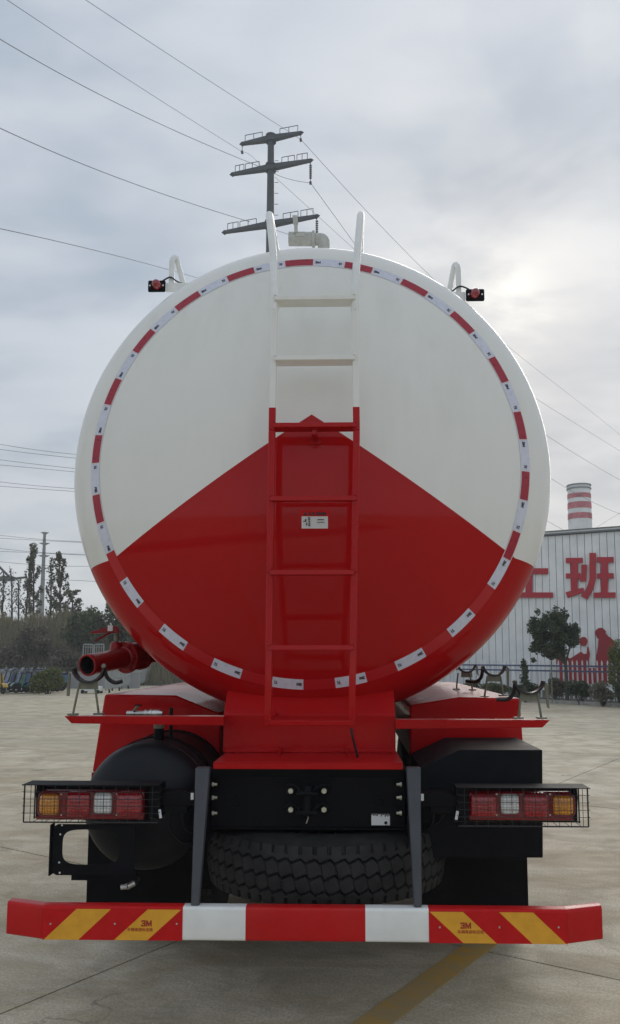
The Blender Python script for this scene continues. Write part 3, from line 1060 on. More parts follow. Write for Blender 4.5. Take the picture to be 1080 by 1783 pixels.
# marking plates
m3b = logo_mesh(0.023)
m3b.materials.append(M['inkred'])
mcn = text_mesh('车辆尾部标志板', 0.0148, 0.0, 0.0004)
mcn.materials.append(M['inkred'])
for side, (xa, xb) in ((-1, (bx[1] + 0.006, bx[2] - 0.001)), (1, (bx[5] + 0.001, bx[6] - 0.006))):
    pn = MB().box(xa, xb, -0.004, 0.0005, BZ0 + 0.002, BZ1 - 0.008).build('marking_plate', M['redsheet'], bu, bevel=0.0008)
    W_ = xb - xa
    z0, z1 = BZ0 + 0.003, BZ1 - 0.009
    H_ = z1 - z0
    if side < 0:      # stripes lean right as they rise (read off the photograph)
        spans = ((75, 136, 195), (198, 259, 317))
    for (b0, t0, t1) in (((77, 134, 194), (199, 258, 316)) if side < 0 else ((807, 748, 806), (927, 869, 928))):
        wpx = t1 - t0
        xb0 = at(b0, 1639, 0).x
        xb1 = at(b0 + wpx, 1639, 0).x
        xt0, xt1 = at(t0, 1582, 0).x, at(t1, 1582, 0).x
        cl_ = lambda v: max(xa + 0.001, min(xb - 0.001, v))
        MB().xz([(cl_(xb0), z0), (cl_(xb1), z0), (cl_(xt1), z1), (cl_(xt0), z1)], -0.0052, -0.0038).build('yellow_stripe', M['yellow'], pn, smooth=0)
    cx, cy = (254, 1608) if side < 0 else (810, 1612)
    p = at(cx, cy, -0.0058)
    link('lettering', m3b, None, pn, p, (R_(90), 0, 0))
    p = at(cx - 10 if side < 0 else cx + 10, cy + 11.5, -0.0058)
    link('lettering', mcn, None, pn, p, (R_(90), 0, 0))
    for x in ((88, 200, 308) if side < 0 else (766, 870, 973)):
        p = at(x, 1609 if side < 0 else 1615, -0.005)
        rv = MB().lathe([(0.0, -0.003), (0.0035, -0.002), (0.0045, 0.0)], p, (0, 1, 0), 8)
        rv.build('rivet', M['steel'], pn)

# ---- tail lamps with wire guards
for sgn in (-1, 1):
    tl_ = empty('tail_lamp')
    tl_.parent = T
    LYl, GY = 0.20, 0.13
    if sgn < 0:
        body = (60, 252, 1377, 1427)
        lenses = ((66, 104, 1382, 1421, 'lamber'), (111, 158, 1378, 1424, 'lred'), (161, 196, 1380, 1419, 'lclear'), (199, 250, 1378, 1424, 'lred'))
        gx = (42, 275)
        gz = (1370, 1434)
        hood = (38, 276)
    else:
        body = (816, 1006, 1379, 1429)
        lenses = ((963, 1000, 1385, 1421, 'lamber'), (911, 958, 1380, 1426, 'lred'), (872, 905, 1382, 1419, 'lclear'), (819, 866, 1380, 1426, 'lred'))
        gx = (798, 1024)
        gz = (1372, 1437)
        hood = (796, 1028)
    a_, b_ = at(body[0], body[3], LYl), at(body[1], body[2], LYl)
    MB().box(a_.x, b_.x, LYl, LYl + 0.05, a_.z, b_.z).build('lamp_body', M['ldark'], tl_, bevel=0.010, seg=3)
    MB().box(a_.x - 0.01, b_.x + 0.01, LYl + 0.045, LYl + 0.07, a_.z - 0.01, b_.z + 0.012).build('back_plate', M['satin'], tl_, bevel=0.003)
    for (x0, x1, y0, y1, mm) in lenses:
        p, q = at(x0, y1, LYl - 0.008), at(x1, y0, LYl - 0.008)
        ln = MB()
        n = 9
        cx, cz, hx, hz_ = (p.x + q.x) / 2, (p.z + q.z) / 2, (q.x - p.x) / 2, (q.z - p.z) / 2
        ring_n = 28
        for ri, (sc_, dep) in enumerate(((1.0, 0.010), (0.98, 0.0), (0.9, -0.008), (0.6, -0.014), (0.25, -0.016))):
            for k in range(ring_n):
                a = 2 * math.pi * k / ring_n
                c_, s2 = math.cos(a), math.sin(a)
                ex = 0.38
                ln.v.append((cx + hx * sc_ * math.copysign(abs(c_) ** ex, c_), LYl + dep, cz + hz_ * sc_ * math.copysign(abs(s2) ** ex, s2)))
        for ri in range(4):
            for k in range(ring_n):
                k2 = (k + 1) % ring_n
                ln.f.append((ri * ring_n + k, ri * ring_n + k2, (ri + 1) * ring_n + k2, (ri + 1) * ring_n + k))
        ln.f.append(tuple(4 * ring_n + k for k in range(ring_n)))
        lo = ln.build('lens', M[mm], tl_, smooth=50)
        lo['label'] = {'lamber': 'amber turn signal lens', 'lred': 'red brake lens', 'lclear': 'clear reversing lens'}[mm]
        if mm in ('lamber', 'lclear'):
            rim = MB()
            pts = []
            for k in range(29):
                a = 2 * math.pi * k / 28
                c_, s2 = math.cos(a), math.sin(a)
                pts.append((cx + (hx + .002) * math.copysign(abs(c_) ** .38, c_), LYl - 0.003, cz + (hz_ + .002) * math.copysign(abs(s2) ** .38, s2)))
            rim.tube(pts, 0.0035, 6, False)
            rim.build('lens_rim', M['ldark'], tl_)
    for x in ((107, 203) if sgn < 0 else (865, 958)):
        for y in (1383, 1419):
            p = at(x, y, LYl - 0.004)
            MB().lathe([(0.0, -0.003), (0.0035, -0.003), (0.004, 0.0)], p, (0, 1, 0), 8).build('screw', M['zinc'], tl_)
    # hood plate
    xh0, xh1 = at(hood[0], 1370, GY - 0.01).x, at(hood[1], 1370, GY - 0.01).x
    zh = at(500, gz[0] - 0.5, GY - 0.01).z
    xi0, xi1 = (xh0 + 0.20, xh1) if sgn < 0 else (xh0, xh1 - 0.12)
    hd = MB()
    hd.prism([(xh0, GY - 0.012), (xh1, GY - 0.012), (xh1, LYl + 0.035), (xh0, LYl + 0.035)], lambda x, y: (x, y, zh), lambda x, y: (x, y, zh + 0.003))
    hd.build('hood', M['satin'], tl_)
    # wire guard
    zg0, zg1 = at(500, gz[1], GY).z, zh
    xg0, xg1 = at(gx[0], 1400, GY).x, at(gx[1], 1400, GY).x
    for k in range(4):
        z = zg1 - (zg1 - zg0) * (0.19 + 0.19 * k)
        xo = xg0 if sgn < 0 else xg1
        xn = xg1 if sgn < 0 else xg0
        pts = [(xn, LYl + 0.06, z), (xn, GY + 0.012, z), (xn - 0.012 * -sgn * -1, GY, z), (xo, GY, z), (xo + sgn * 0.004, GY + 0.01, z), (xo, LYl + 0.06, z)]
        MB().tube([(xn, LYl + 0.06, z), (xn, GY + 0.008, z), (xn + sgn * 0.010, GY, z), (xo + sgn * 0.006, GY, z), (xo + sgn * 0.010, GY + 0.006, z), (xo + sgn * 0.004, GY + 0.012, z)], 0.0013, 6).build('guard_wire', M['wire'], tl_)
    nv = 11
    for k in range(nv):
        x = xg0 + (xg1 - xg0) * (k + 0.55) / nv
        MB().tube([(x, GY - 0.003, zg1), (x, GY - 0.003, zg0), (x, GY + 0.004, zg0 - 0.004), (x, LYl + 0.055, zg0 - 0.004)], 0.0013, 6).build('guard_wire', M['wire'], tl_)
    fr = MB()
    fr.tube([(xg0, GY, zg0), (xg1, GY, zg0)], 0.0033, 6)
    fr.tube([(xg0, LYl + 0.05, zg0 - 0.004), (xg1, LYl + 0.05, zg0 - 0.004)], 0.0033, 6)
    xo = xg0 if sgn < 0 else xg1
    fr.tube([(xo, GY, zg0), (xo, GY, zg1)], 0.0033, 6)
    fr.tube([(xo - sgn * 0.018, LYl + 0.0, zg0), (xo - sgn * 0.018, LYl, zg1)], 0.0033, 6)
    fr.build('guard_frame', M['wire'], tl_)
    # bent end bracket and arm to the chassis
    eb = MB()
    xe = xo - sgn * 0.034
    eb.xz([(xe - 0.010, zg1 - 0.001), (xe + 0.010, zg1 - 0.001), (xe + 0.012, zg1 - 0.05), (xe + 0.006 , zg0 + 0.01), (xe - 0.006, zg0 + 0.01), (xe - 0.012, zg1 - 0.05)], LYl - 0.004, LYl + 0.05)
    eb.build('end_bracket', M['satin'], tl_, bevel=0.002)
    am = MB()
    xi = xg1 if sgn < 0 else xg0
    xf = f0.x - 0.012 if sgn < 0 else f1.x + 0.012
    za, zb_ = at(300, 1402, 0.22).z, at(300, 1379, 0.22).z
    am.box(min(xi - sgn * -0.03, xf), max(xi - sgn * -0.03, xf), 0.20, 0.29, za, zb_)
    am.box(min(xi, xi - sgn * 0.11), max(xi, xi - sgn * 0.11), 0.205, 0.30, za - 0.03, zb_ + 0.004)
    am.build('lamp_arm', M['black'], tl_, bevel=0.004)
    xm = xi - sgn * 0.007
    nt = MB()
    nt.cyl((xi - sgn * -0.004, 0.18, za - 0.012), (xi - sgn * 0.004, 0.17, za - 0.045), 0.006, n=8)
    nt.build('hang_bolt', M['paper'], tl_)
    xs = (at(336, 1383, 0.21).x if sgn < 0 else at(735, 1383, .21).x)
    MB().box(xs - 0.006, xs + 0.006, 0.194, 0.198, zb_ - 0.028, zb_).build('white_tag', M['paper'], tl_, smooth=0)
    bp_ = MB()
    bp_.box(min(xi, xi + sgn * 0.05), max(xi, xi + sgn * 0.05), 0.18, 0.27, zg0 + 0.01, zh - 0.003)
    bp_.build('inner_bracket', M['black'], tl_, bevel=0.003)

# ---- number plate bracket (empty, with a rounded opening) under the left lamp
pb_ = MB()
YP_ = 0.24
o0, o1 = at(87, 1524, YP_), at(236, 1436, YP_)
outer = [(o0.x, o0.z), (o1.x, o0.z), (o1.x, o1.z), (o0.x + 0.004, o1.z)]
i0, i1 = at(107, 1506, YP_), at(209, 1445, YP_)
cx, cz, hx, hz_ = (i0.x + i1.x) / 2, (i0.z + i1.z) / 2, (i1.x - i0.x) / 2, (i1.z - i0.z) / 2
N = 40
inn, out_ = [], []
for k in range(N):
    a = 2 * math.pi * (k + 0.5) / N
    c_, s2 = math.cos(a), math.sin(a)
    inn.append((cx + hx * math.copysign(abs(c_) ** 0.5, c_), cz + hz_ * math.copysign(abs(s2) ** 0.5, s2)))
    m_ = max(abs(c_), abs(s2))
    ux, uz = c_ / m_, s2 / m_
    out_.append((((o0.x + o1.x) / 2) + ux * (o1.x - o0.x) / 2, ((o0.z + o1.z) / 2) + uz * (o1.z - o0.z) / 2))
for y in (YP_, YP_ + 0.006):
    pb_.v += [(x, y, z) for x, z in inn] + [(x, y, z) for x, z in out_]
for k in range(N):
    k2 = (k + 1) % N
    pb_.f += [(k, k2, N + k2, N + k), (2 * N + k, 3 * N + k, 3 * N + k2, 2 * N + k2), (k, 2 * N + k, 2 * N + k2, k2), (N + k, N + k2, 3 * N + k2, 3 * N + k)]
plate = pb_.build('plate_bracket', M['satin'], T, smooth=30)
MB().box(o0.x - 0.003, o0.x + 0.003, YP_ - 0.012, YP_ + 0.03, o0.z, o1.z).build('plate_edge', M['satin'], plate)
for (x, y) in ((108, 1437), (105, 1453), (103, 1502), (104, 1520)):
    p = at(x, y, YP_ - 0.002)
    MB().lathe([(0.0, -0.002), (0.004, -0.001), (0.0045, 0.0)], p, (0, 1, 0), 8).build('rivet', M['paper'], plate)

# ---- air tank, left
ax_, az_ = at(252, 1405, 0.5).x, at(252, 1405, 0.5).z
AR = 0.292
apf = [(0.0, 0.40), (0.06, 0.402), (0.12, 0.41), (0.18, 0.424), (0.23, 0.447), (0.265, 0.475), (0.284, 0.505), (AR, 0.54), (AR, 0.56), (AR + .003, 0.562), (AR + .003, 0.574), (AR, 0.576), (AR, 1.20), (0.27, 1.28), (0.0, 1.36)]
air = MB().lathe(apf, (ax_, 0, az_), (0, 1, 0), 56).build('air_tank', M['airtank'], T, smooth=45)
for y in (0.72, 1.05):
    MB().lathe([(AR + .002, 0), (AR + .007, 0.0), (AR + .007, 0.05), (AR + .002, 0.05)], (ax_, y, az_), (0, 1, 0), 48, True).build('strap', M['black'], air)
# pipes and valves round it
px1 = at(277, 1270, 0.66)
pp = MB()
pp.cyl((px1.x, 0.66, at(277, 1312, .66).z), (px1.x, 0.66, at(277, 1262, .66).z), 0.024, n=14)
pp.build('riser_pipe', M['black'], T)
pp = MB()
pp.cyl((px1.x + 0.045, 0.72, at(277, 1300, .72).z), (px1.x + 0.045, 0.72, at(290, 1232, .72).z), 0.009, n=10)
pp.build('riser_pipe', M['black'], T)
MB().cyl((px1.x, 0.66, at(277, 1268, .66).z), (px1.x, 0.66, at(277, 1250, .66).z), 0.026, n=14).build('pipe_collar', M['olive'], T)
v0, v1 = at(221, 1242, 0.64), at(281, 1244, 0.64)
vl = MB()
vl.lathe([(0.0, 0), (0.012, 0), (0.012, 0.085), (0.017, 0.087), (0.017, 0.10), (0.014, 0.10), (0.014, 0.112), (0.020, 0.113), (0.020, 0.124), (0.017, 0.126), (0.019, 0.14), (0.017, 0.16), (0.012, 0.175), (0.0, 0.18)], v0, (1, 0, 0), 16)
vb = vl.build('ball_valve', M['steel'], T)
MB().tube(bend([at(233, 1238, .63), at(238, 1233, .62), at(240, 1229, .61)], .01), 0.007, 8).build('valve_neck', M['olive'], vb)
MB().box(at(236, 1228, .6).x, at(247, 1228, .6).x, .585, .60, at(240, 1229, .6).z, at(240, 1226.5, .6).z).build('valve_lever', M['black'], vb, bevel=0.001)
MB().lathe([(0.0, -0.006), (0.006, -0.005), (0.008, 0)], at(207, 1300, 1.16), (0, 1, 0), 8).build('fender_bolt', M['zinc'], T)
# drain valve with red lever, lower
dv = at(226, 1541, 0.42)
d_ = MB()
d_.tube([at(211, 1545, .42), at(222, 1544, .42)], 0.011, 10)
d_.tube([at(221, 1544, .42), at(233, 1538, .44)], 0.014, 12)
d_.tube([at(233, 1540, .44), at(240, 1531, .50)], 0.010, 10)
dvo = d_.build('drain_valve', M['steel'], T)
MB().tube([at(234, 1532, .42), at(226, 1528, .41), at(203, 1525, .40)], 0.0065, 6).build('drain_lever', M['redsheet'], dvo)

# ---- mud flaps and boxes
a_, b_ = at(150, 1577, 0.80), at(352, 1430, 0.80)
MB().box(a_.x, b_.x, 0.80, 0.812, a_.z - 0.01, b_.z + 0.16).build('mud_flap', M['flap'], T)
a_, b_ = at(124, 1533, 0.27), at(236, 1522, 0.27)
MB().box(a_.x, b_.x, 0.27, 0.29, a_.z, b_.z + 0.01).build('flap_bar', M['satin'], T)
a_, b_ = at(151, 1560, 0.40), at(330, 1440, 0.40)
MB().box(a_.x + 0.0, b_.x + 0.05, 0.73, 0.75, a_.z - 0.06, b_.z).build('flap_backing', M['flap'], T)
a_, b_ = at(770, 1578, 0.70), at(918, 1480, 0.70)
MB().box(at(735, 1500, .7).x, b_.x, 0.70, 0.712, a_.z, b_.z + 0.05).build('mud_flap', M['flap'], T)
MB().box(at(735, 1500, .7).x, at(915, 1490, .69).x, 0.66, 0.70, at(900, 1495, .69).z, at(900, 1479, .69).z).build('flap_bar', M['satin'], T, bevel=0.003)
pts = [at(732, 1338, 0.42), at(800, 1306, 0.42), at(945, 1306, 0.42), at(946, 1494, 0.42), at(732, 1494, 0.42)]
MB().xz([(p.x, p.z) for p in pts], 0.42, 0.98).build('side_box', M['satin'], T, bevel=0.004)


# ---- red mudguards
def mudguard(side):
    if side < 0:
        prof_ = [(182, 1209), (312, 1211), (388, 1243), (388, 1400), (150, 1400)]
        prof_ = [(182, 1209), (306, 1211), (384, 1243), (384, 1330), (160, 1345)]
    else:
        prof_ = [(906, 1216), (800, 1214), (714, 1228), (714, 1320), (912, 1300)]
    P2 = [at(x, y, 1.10) for x, y in prof_]
    mb = MB()
    mb.xz([(p.x, p.z) for p in P2], 1.10, 3.75)
    return mb.build('mudguard', M['red'], T, bevel=0.012, seg=3)


mudguard(-1)
mudguard(1)
p0 = at(160, 1345, 1.10)
MB().box(p0.x, -0.5, 1.09, 1.12, p0.z - 0.10, p0.z).build('mudguard_skirt', M['redpipe'], T, bevel=0.004)

# ---- hose trays (cross arms) left and right
for side, (xo, xi, yo, yi) in ((-1, (112, 390, 1247, 1249)), (1, (958, 689, 1254, 1250))):
    a_, b_ = at(xo, yo, 0.50), at(xi, yi, 0.50)
    z1 = a_.z
    h = 0.034
    cut = 0.035
    if side < 0:
        poly = [(a_.x, z1), (b_.x, z1), (b_.x, z1 - h - 0.008), (a_.x + cut, z1 - h)]
    else:
        poly = [(b_.x, z1), (a_.x, z1), (a_.x - cut, z1 - h), (b_.x, z1 - h - 0.008)]
    tr3 = MB().xz(poly, 0.50, 0.506).build('hose_tray', M['red'], T, bevel=0.0015)
    MB().box(min(a_.x, b_.x) + 0.003, max(a_.x, b_.x) - 0.003, 0.508, 0.60, z1 - 0.007, z1 - 0.002).build('tray_flange', M['red'], tr3)
    for x in ((100, 177) if side < 0 else (905, 950)):
        pass


# ---- hose cradles
def cradle(px_, py_, wpx, legs, Y, strap, leaf, name='hose_cradle'):
    """U saddle (black) on two legs; px_,py_ bottom centre of the U"""
    c = empty(name)
    c.parent = T
    c0 = at(px_, py_, Y)
    r = wpx / 2 / FPX * (Y + 3.3)
    arc = []
    for k in range(15):
        a = R_(188 + (352 - 188) * k / 14)
        arc.append((c0.x + r * math.cos(a), c0.z + r + r * math.sin(a)))
    sd_ = MB()
    prof2 = [(x, z) for x, z in arc] + [(c0.x + (r - 0.010) * math.cos(R_(352 - (352 - 188) * k / 14)), c0.z + r + (r - 0.010) * math.sin(R_(352 - (352 - 188) * k / 14))) for k in range(15)]
    # build as strip of quads with thickness
    n = 15
    vv_ = []
    for y in (Y - 0.02, Y + 0.03):
        vv_ += [(x, y, z) for x, z in prof2]
    fs = []
    m2 = 2 * n
    for k in range(n - 1):
        o_, i_ = k, m2 - 1 - k
        fs += [(o_, o_ + 1, i_ - 1, i_), (m2 + o_, m2 + i_, m2 + i_ - 1, m2 + o_ + 1), (o_, m2 + o_, m2 + o_ + 1, o_ + 1), (i_, i_ - 1, m2 + i_ - 1, m2 + i_)]
    fs += [(0, m2 - 1, m2 + m2 - 1, m2), (n - 1, m2 + n - 1, m2 + n, n)]
    sd_.add(vv_, fs)
    sd_.build('saddle', M['wire'], c, smooth=40)
    web = MB()
    web.xz([(c0.x - r * 0.55, c0.z + 0.012), (c0.x + r * 0.55, c0.z + 0.012), (c0.x + r * 0.60, c0.z - 0.028), (c0.x - r * 0.60, c0.z - 0.028)], Y + 0.001, Y + 0.005)
    web.build('web', M['olive'], c)
    for (x0, y0, x1, y1) in legs:
        MB().tube([at(x0, y0, Y), at(x1, y1, Y + 0.01)], 0.0055, 8).build('leg', M['olive'], c)
        f_ = at(x1, y1, Y + 0.01)
        MB().box(f_.x - 0.022, f_.x + 0.022, Y - 0.01, Y + 0.03, f_.z - 0.004, f_.z + 0.004).build('foot', M['olive'], c, bevel=0.002)
    if strap:
        MB().tube(bend([at(x, y, Y + dy) for x, y, dy in strap], 0.03, 5), 0.0095, 8).build('strap', M['wire'], c)
        x, y, dy = strap[-1]
        kn = at(x, y, Y + dy)
        MB().lathe([(0.0, -0.012), (0.010, -0.010), (0.012, 0.0), (0.010, 0.010), (0.0, 0.012)], kn, (0, 1, 0), 10).build('hinge', M['olive'], c)
    if leaf:
        pts_ = [at(x, y, Y + 0.02) for x, y in leaf]
        MB().xz([(p.x, p.z) for p in pts_], Y + 0.016, Y + 0.024).build('latch_plate', M['olive'], c, bevel=0.001)
    return c


cradle(154, 1190, 58, ((138, 1192, 127, 1244), (165, 1192, 172, 1243)), 0.535,
       [(213, 1186, .05), (200, 1190, .05), (186, 1181, .03), (181, 1160, .0)], [(119, 1170), (123, 1174), (121, 1212), (116, 1212)])
cradle(922, 1210, 54, ((908, 1208, 903, 1250), (936, 1206, 943, 1250)), 0.535,
       [(865, 1218, .06), (885, 1219, .04), (895, 1208, .02), (897, 1188, .0)], [(947, 1188), (954, 1190), (957, 1234), (953, 1232)])
cradle(861, 1178, 41, ((849, 1178, 844, 1213), (872, 1178, 876, 1211)), 1.20,
       [(812, 1186, .1), (830, 1188, .05), (839, 1180, .02), (841, 1163, .0)], [(882, 1159), (887, 1164), (887, 1200), (883, 1196)])
cradle(813, 1172, 33, ((798, 1172, 795, 1200), (818, 1172, 823, 1201)), 2.05, None, [(829, 1158), (832, 1160), (834, 1178), (830, 1172)])

# ---- discharge pipe with valve, left
dp = empty('discharge_pipe')
dp.parent = T
m0 = at(151.5, 1158.5, 0.86)
d1 = at(214, 1146, 1.12)
axis = (d1 - m0)
L = axis.length
axis.normalize()
pr2 = [(0.046, 0.10), (0.047, 0.0), (0.055, 0.0), (0.058, 0.004), (0.058, 0.016), (0.055, 0.02), (0.055, L), (0.064, L + 0.005), (0.064, L + 0.03), (0.0, L + 0.03)]
MB().lathe(pr2, m0, axis, 32).build('pipe', M['redpipe'], dp, smooth=40)
MB().lathe([(0.0, 0.09), (0.0455, 0.088), (0.0462, 0.003)], m0, axis, 24).build('pipe_inside_shade', M['wire'], dp)  # black lining gives the open mouth its inner shade as colour
fl_ = m0 + axis * (L + 0.015)
MB().lathe([(0.0, 0), (0.085, 0), (0.088, 0.003), (0.088, 0.02), (0.085, 0.023), (0.0, 0.023)], fl_, axis, 28).build('flange', M['redpipe'], dp)
MB().lathe([(0.070, 0.023), (0.075, 0.05), (0.075, 0.10), (0.070, 0.12), (0.062, 0.121)], fl_, axis, 28).build('valve_body', M['redpipe'], dp)
MB().lathe([(0.0, 0.121), (0.085, 0.121), (0.085, 0.143), (0.06, 0.143), (0.06, 0.55), (0.0, 0.56)], fl_, axis, 28).build('pipe', M['redpipe'], dp)
for k in range(6):
    a = k * math.pi / 3
    u = axis.cross(Vector((0, 0, 1))).normalized()
    v = axis.cross(u)
    c0 = fl_ + (u * math.cos(a) + v * math.sin(a)) * 0.074
    MB().cyl(c0 - axis * 0.010, c0 + axis * 0.155, 0.007, n=6).build('stud', M['redpipe'], dp)
nk = at(203, 1128, 1.14)
MB().lathe([(0.040, -0.05), (0.036, 0.0), (0.030, 0.03), (0.0, 0.04)], nk, (0, 0, 1), 16).build('bonnet', M['redpipe'], dp)
MB().cyl(at(203, 1120, 1.14), at(203, 1103, 1.14), 0.014, n=10).build('stem', M['olive'], dp)
hp = [at(x, y, 1.12) for x, y in ((158, 1101), (186, 1092), (204, 1090), (209, 1102), (190, 1102), (160, 1104))]
MB().xz([(p.x, p.z) for p in hp], 1.10, 1.14).build('lever', M['redpipe'], dp, bevel=0.003)
MB().box(at(188, 1100, 1.1).x, at(197, 1100, 1.1).x, 1.092, 1.10, at(190, 1099, 1.1).z, at(190, 1089, 1.1).z).build('white_clip', M['paper'], dp, bevel=0.002)
MB().tube([at(166, 1116, 1.12), at(190, 1103, 1.12), at(205, 1098, 1.12)], 0.006, 6).build('lever_stay', M['redpipe'], dp)
MB().cyl(fl_ + axis * 0.4, (TX - 0.7, 1.9, 1.62), 0.058, n=20).build('elbow', M['redpipe'], dp)


# ---- tyres
def tyre_mesh(R, rb, Wd, nseg=928, tread=True):
    """axis along +Z, tread with zigzag grooves and shoulder slots"""
    prof_ = []
    hw = Wd / 2
    M_ = 60
    us = np.linspace(-1, 1, M_)
    ang = np.linspace(0, 2 * math.pi, nseg, endpoint=False)
    V = []
    rows = []
    # inner bead, sidewall, tread, sidewall, bead
    side = [(rb, -hw * 0.80), (rb + 0.03, -hw * 0.86), (rb + (R - rb) * 0.35, -hw * 1.0), (rb + (R - rb) * 0.60, -hw * 1.02), (rb + (R - rb) * 0.80, -hw * 0.97), (R - 0.03, -hw * 0.90)]
    nst = 58
    for r, z in side:
        rows.append((np.full(nseg, r), np.full(nseg, z)))
    tri = np.abs(((ang * nst / (2 * math.pi)) % 1.0) * 2 - 1) * 2 - 1
    ph = (ang * nst / (2 * math.pi)) % 1.0
    for u in us:
        crown = R - 0.016 * u * u
        d = np.zeros(nseg)
        if tread:
            for k, off in ((-0.52, 0.0), (0.0, 0.35), (0.52, 0.7)):
                phk = ((ang * nst / (2 * math.pi)) + off) % 1.0
                trk = np.where(phk < 0.72, phk / 0.72, (1 - phk) / 0.28) * 2 - 1
                dist = np.abs(u - k - 0.075 * trk)
                d = np.maximum(d, np.where(dist < 0.036, 0.017, 0.0))
            slot = ((ph + 0.15) % 1.0) < 0.22
            d = np.maximum(d, np.where((abs(u) > 0.76) & slot, 0.014, 0.0))
            sipe = ((ph + 0.5 + u * 0.4) % 1.0) < 0.07
            d = np.maximum(d, np.where((abs(u) < 0.5) & sipe, 0.005, 0.0))
        rows.append((crown - d, np.full(nseg, u * hw * 0.885)))
    for r, z in side[::-1]:
        rows.append((np.full(nseg, r), np.full(nseg, -z)))
    for r, z in rows:
        V.append(np.stack([r * np.cos(ang), r * np.sin(ang), z], 1))
    V = np.concatenate(V)
    nr = len(rows)
    i = np.arange(nr - 1)[:, None] * nseg
    k = np.arange(nseg)[None, :]
    k2 = (k + 1) % nseg
    Fq = np.stack([i + k, i + k2, i + nseg + k2, i + nseg + k], -1).reshape(-1, 4)
    me = bpy.data.meshes.new('tyre')
    me.from_pydata(V.tolist(), [], Fq.tolist())
    me.polygons.foreach_set('use_smooth', [True] * len(me.polygons))
    me.set_sharp_from_angle(angle=R_(30))
    me.materials.append(M['rubber'])
    return me


spx = (at(360, 1500, .62).x + at(776, 1500, .62).x) / 2
sp = empty('spare_wheel')
sp.parent = T
link('tyre', tyre_mesh(0.572, 0.27, 0.275), None, sp, (spx, 0.72, 0.685))
MB().lathe([(0.275, -0.11), (0.26, -0.09), (0.24, 0.02), (0.18, 0.04), (0.0, 0.04)], (spx, 0.72, 0.685), (0, 0, 1), 32).build('rim', M['grey'], sp)
MB().box(spx - 0.04, spx + 0.04, 0.68, 0.76, 0.70, 0.86).build('spare_hanger', M['black'], T)
MB().box(f0.x - 0.05, f1.x + 0.05, 1.30, 1.36, 0.40, 0.80).build('added_gap_plate', M['black'], T)  # black plate added to hide lit ground showing under the spare wheel
tm2 = tyre_mesh(0.515, 0.27, 0.28, 200, True)
rimm = MB().lathe([(0.275, -0.12), (0.262, -0.10), (0.25, 0.06), (0.15, 0.09), (0.14, 0.12), (0.0, 0.13)], (0, 0, 0), (0, 0, 1), 28).mesh('rim')
rimm.materials.append(M['grey'])
for yy in (1.85, 3.20):
    for s_ in (-1, 1):
        for xx in (0.72, 1.04):
            wh = empty('wheel', (s_ * xx, yy, 0.515), (0, s_ * R_(90), 0))
            wh.parent = T
            link('tyre', tm2, None, wh)
            link('rim', rimm, None, wh)
    MB().cyl((-1.0, yy, 0.515), (1.0, yy, 0.515), 0.075, n=16).build('axle', M['black'], T)
    MB().lathe([(0.0, -0.2), (0.14, -0.16), (0.21, 0.0), (0.14, 0.16), (0.0, 0.2)], (0, yy, 0.515), (0, 1, 0), 20).build('differential', M['black'], T)
for s_ in (-1, 1):
    MB().box(s_ * 0.40 - 0.05, s_ * 0.40 + 0.05, 1.4, 3.7, 0.70, 0.80).build('leaf_spring', M['black'], T)

# ------------------------------------------------------------------ foliage helpers
def leaf_cloud(seed, clumps, size, stretch=1.6, droop=0.0):
    """clumps: (centre, (rx,ry,rz), count); returns a mesh of leaf quads bent along the midrib"""
    rg = np.random.default_rng(seed)
    Vs, n_all = [], 0
    for c, rad, n in clumps:
        d = rg.normal(size=(n, 3))
        d /= np.linalg.norm(d, axis=1)[:, None]
        rr = rg.random(n) ** 0.45
        p = np.array(c) + d * rr[:, None] * np.array(rad)
        ax = rg.normal(size=(n, 3))
        ax[:, 2] -= droop
        ax /= np.linalg.norm(ax, axis=1)[:, None]
        up = rg.normal(size=(n, 3))
        sd_ = np.cross(ax, up)
        sd_ /= np.linalg.norm(sd_, axis=1)[:, None]
        s_ = size * rg.uniform(0.6, 1.3, n)[:, None]
        a = p - ax * s_ * stretch * 0.5
        b = p + ax * s_ * stretch * 0.5
        l = p + sd_ * s_ * 0.5
        r = p - sd_ * s_ * 0.5
        Vs.append(np.stack([a, l, b, r], 1).reshape(-1, 3))
        n_all += n
    V = np.concatenate(Vs)
    F = np.arange(len(V)).reshape(-1, 4)
    me = bpy.data.meshes.new('foliage')
    me.from_pydata(V.tolist(), [], F.tolist())
    return me


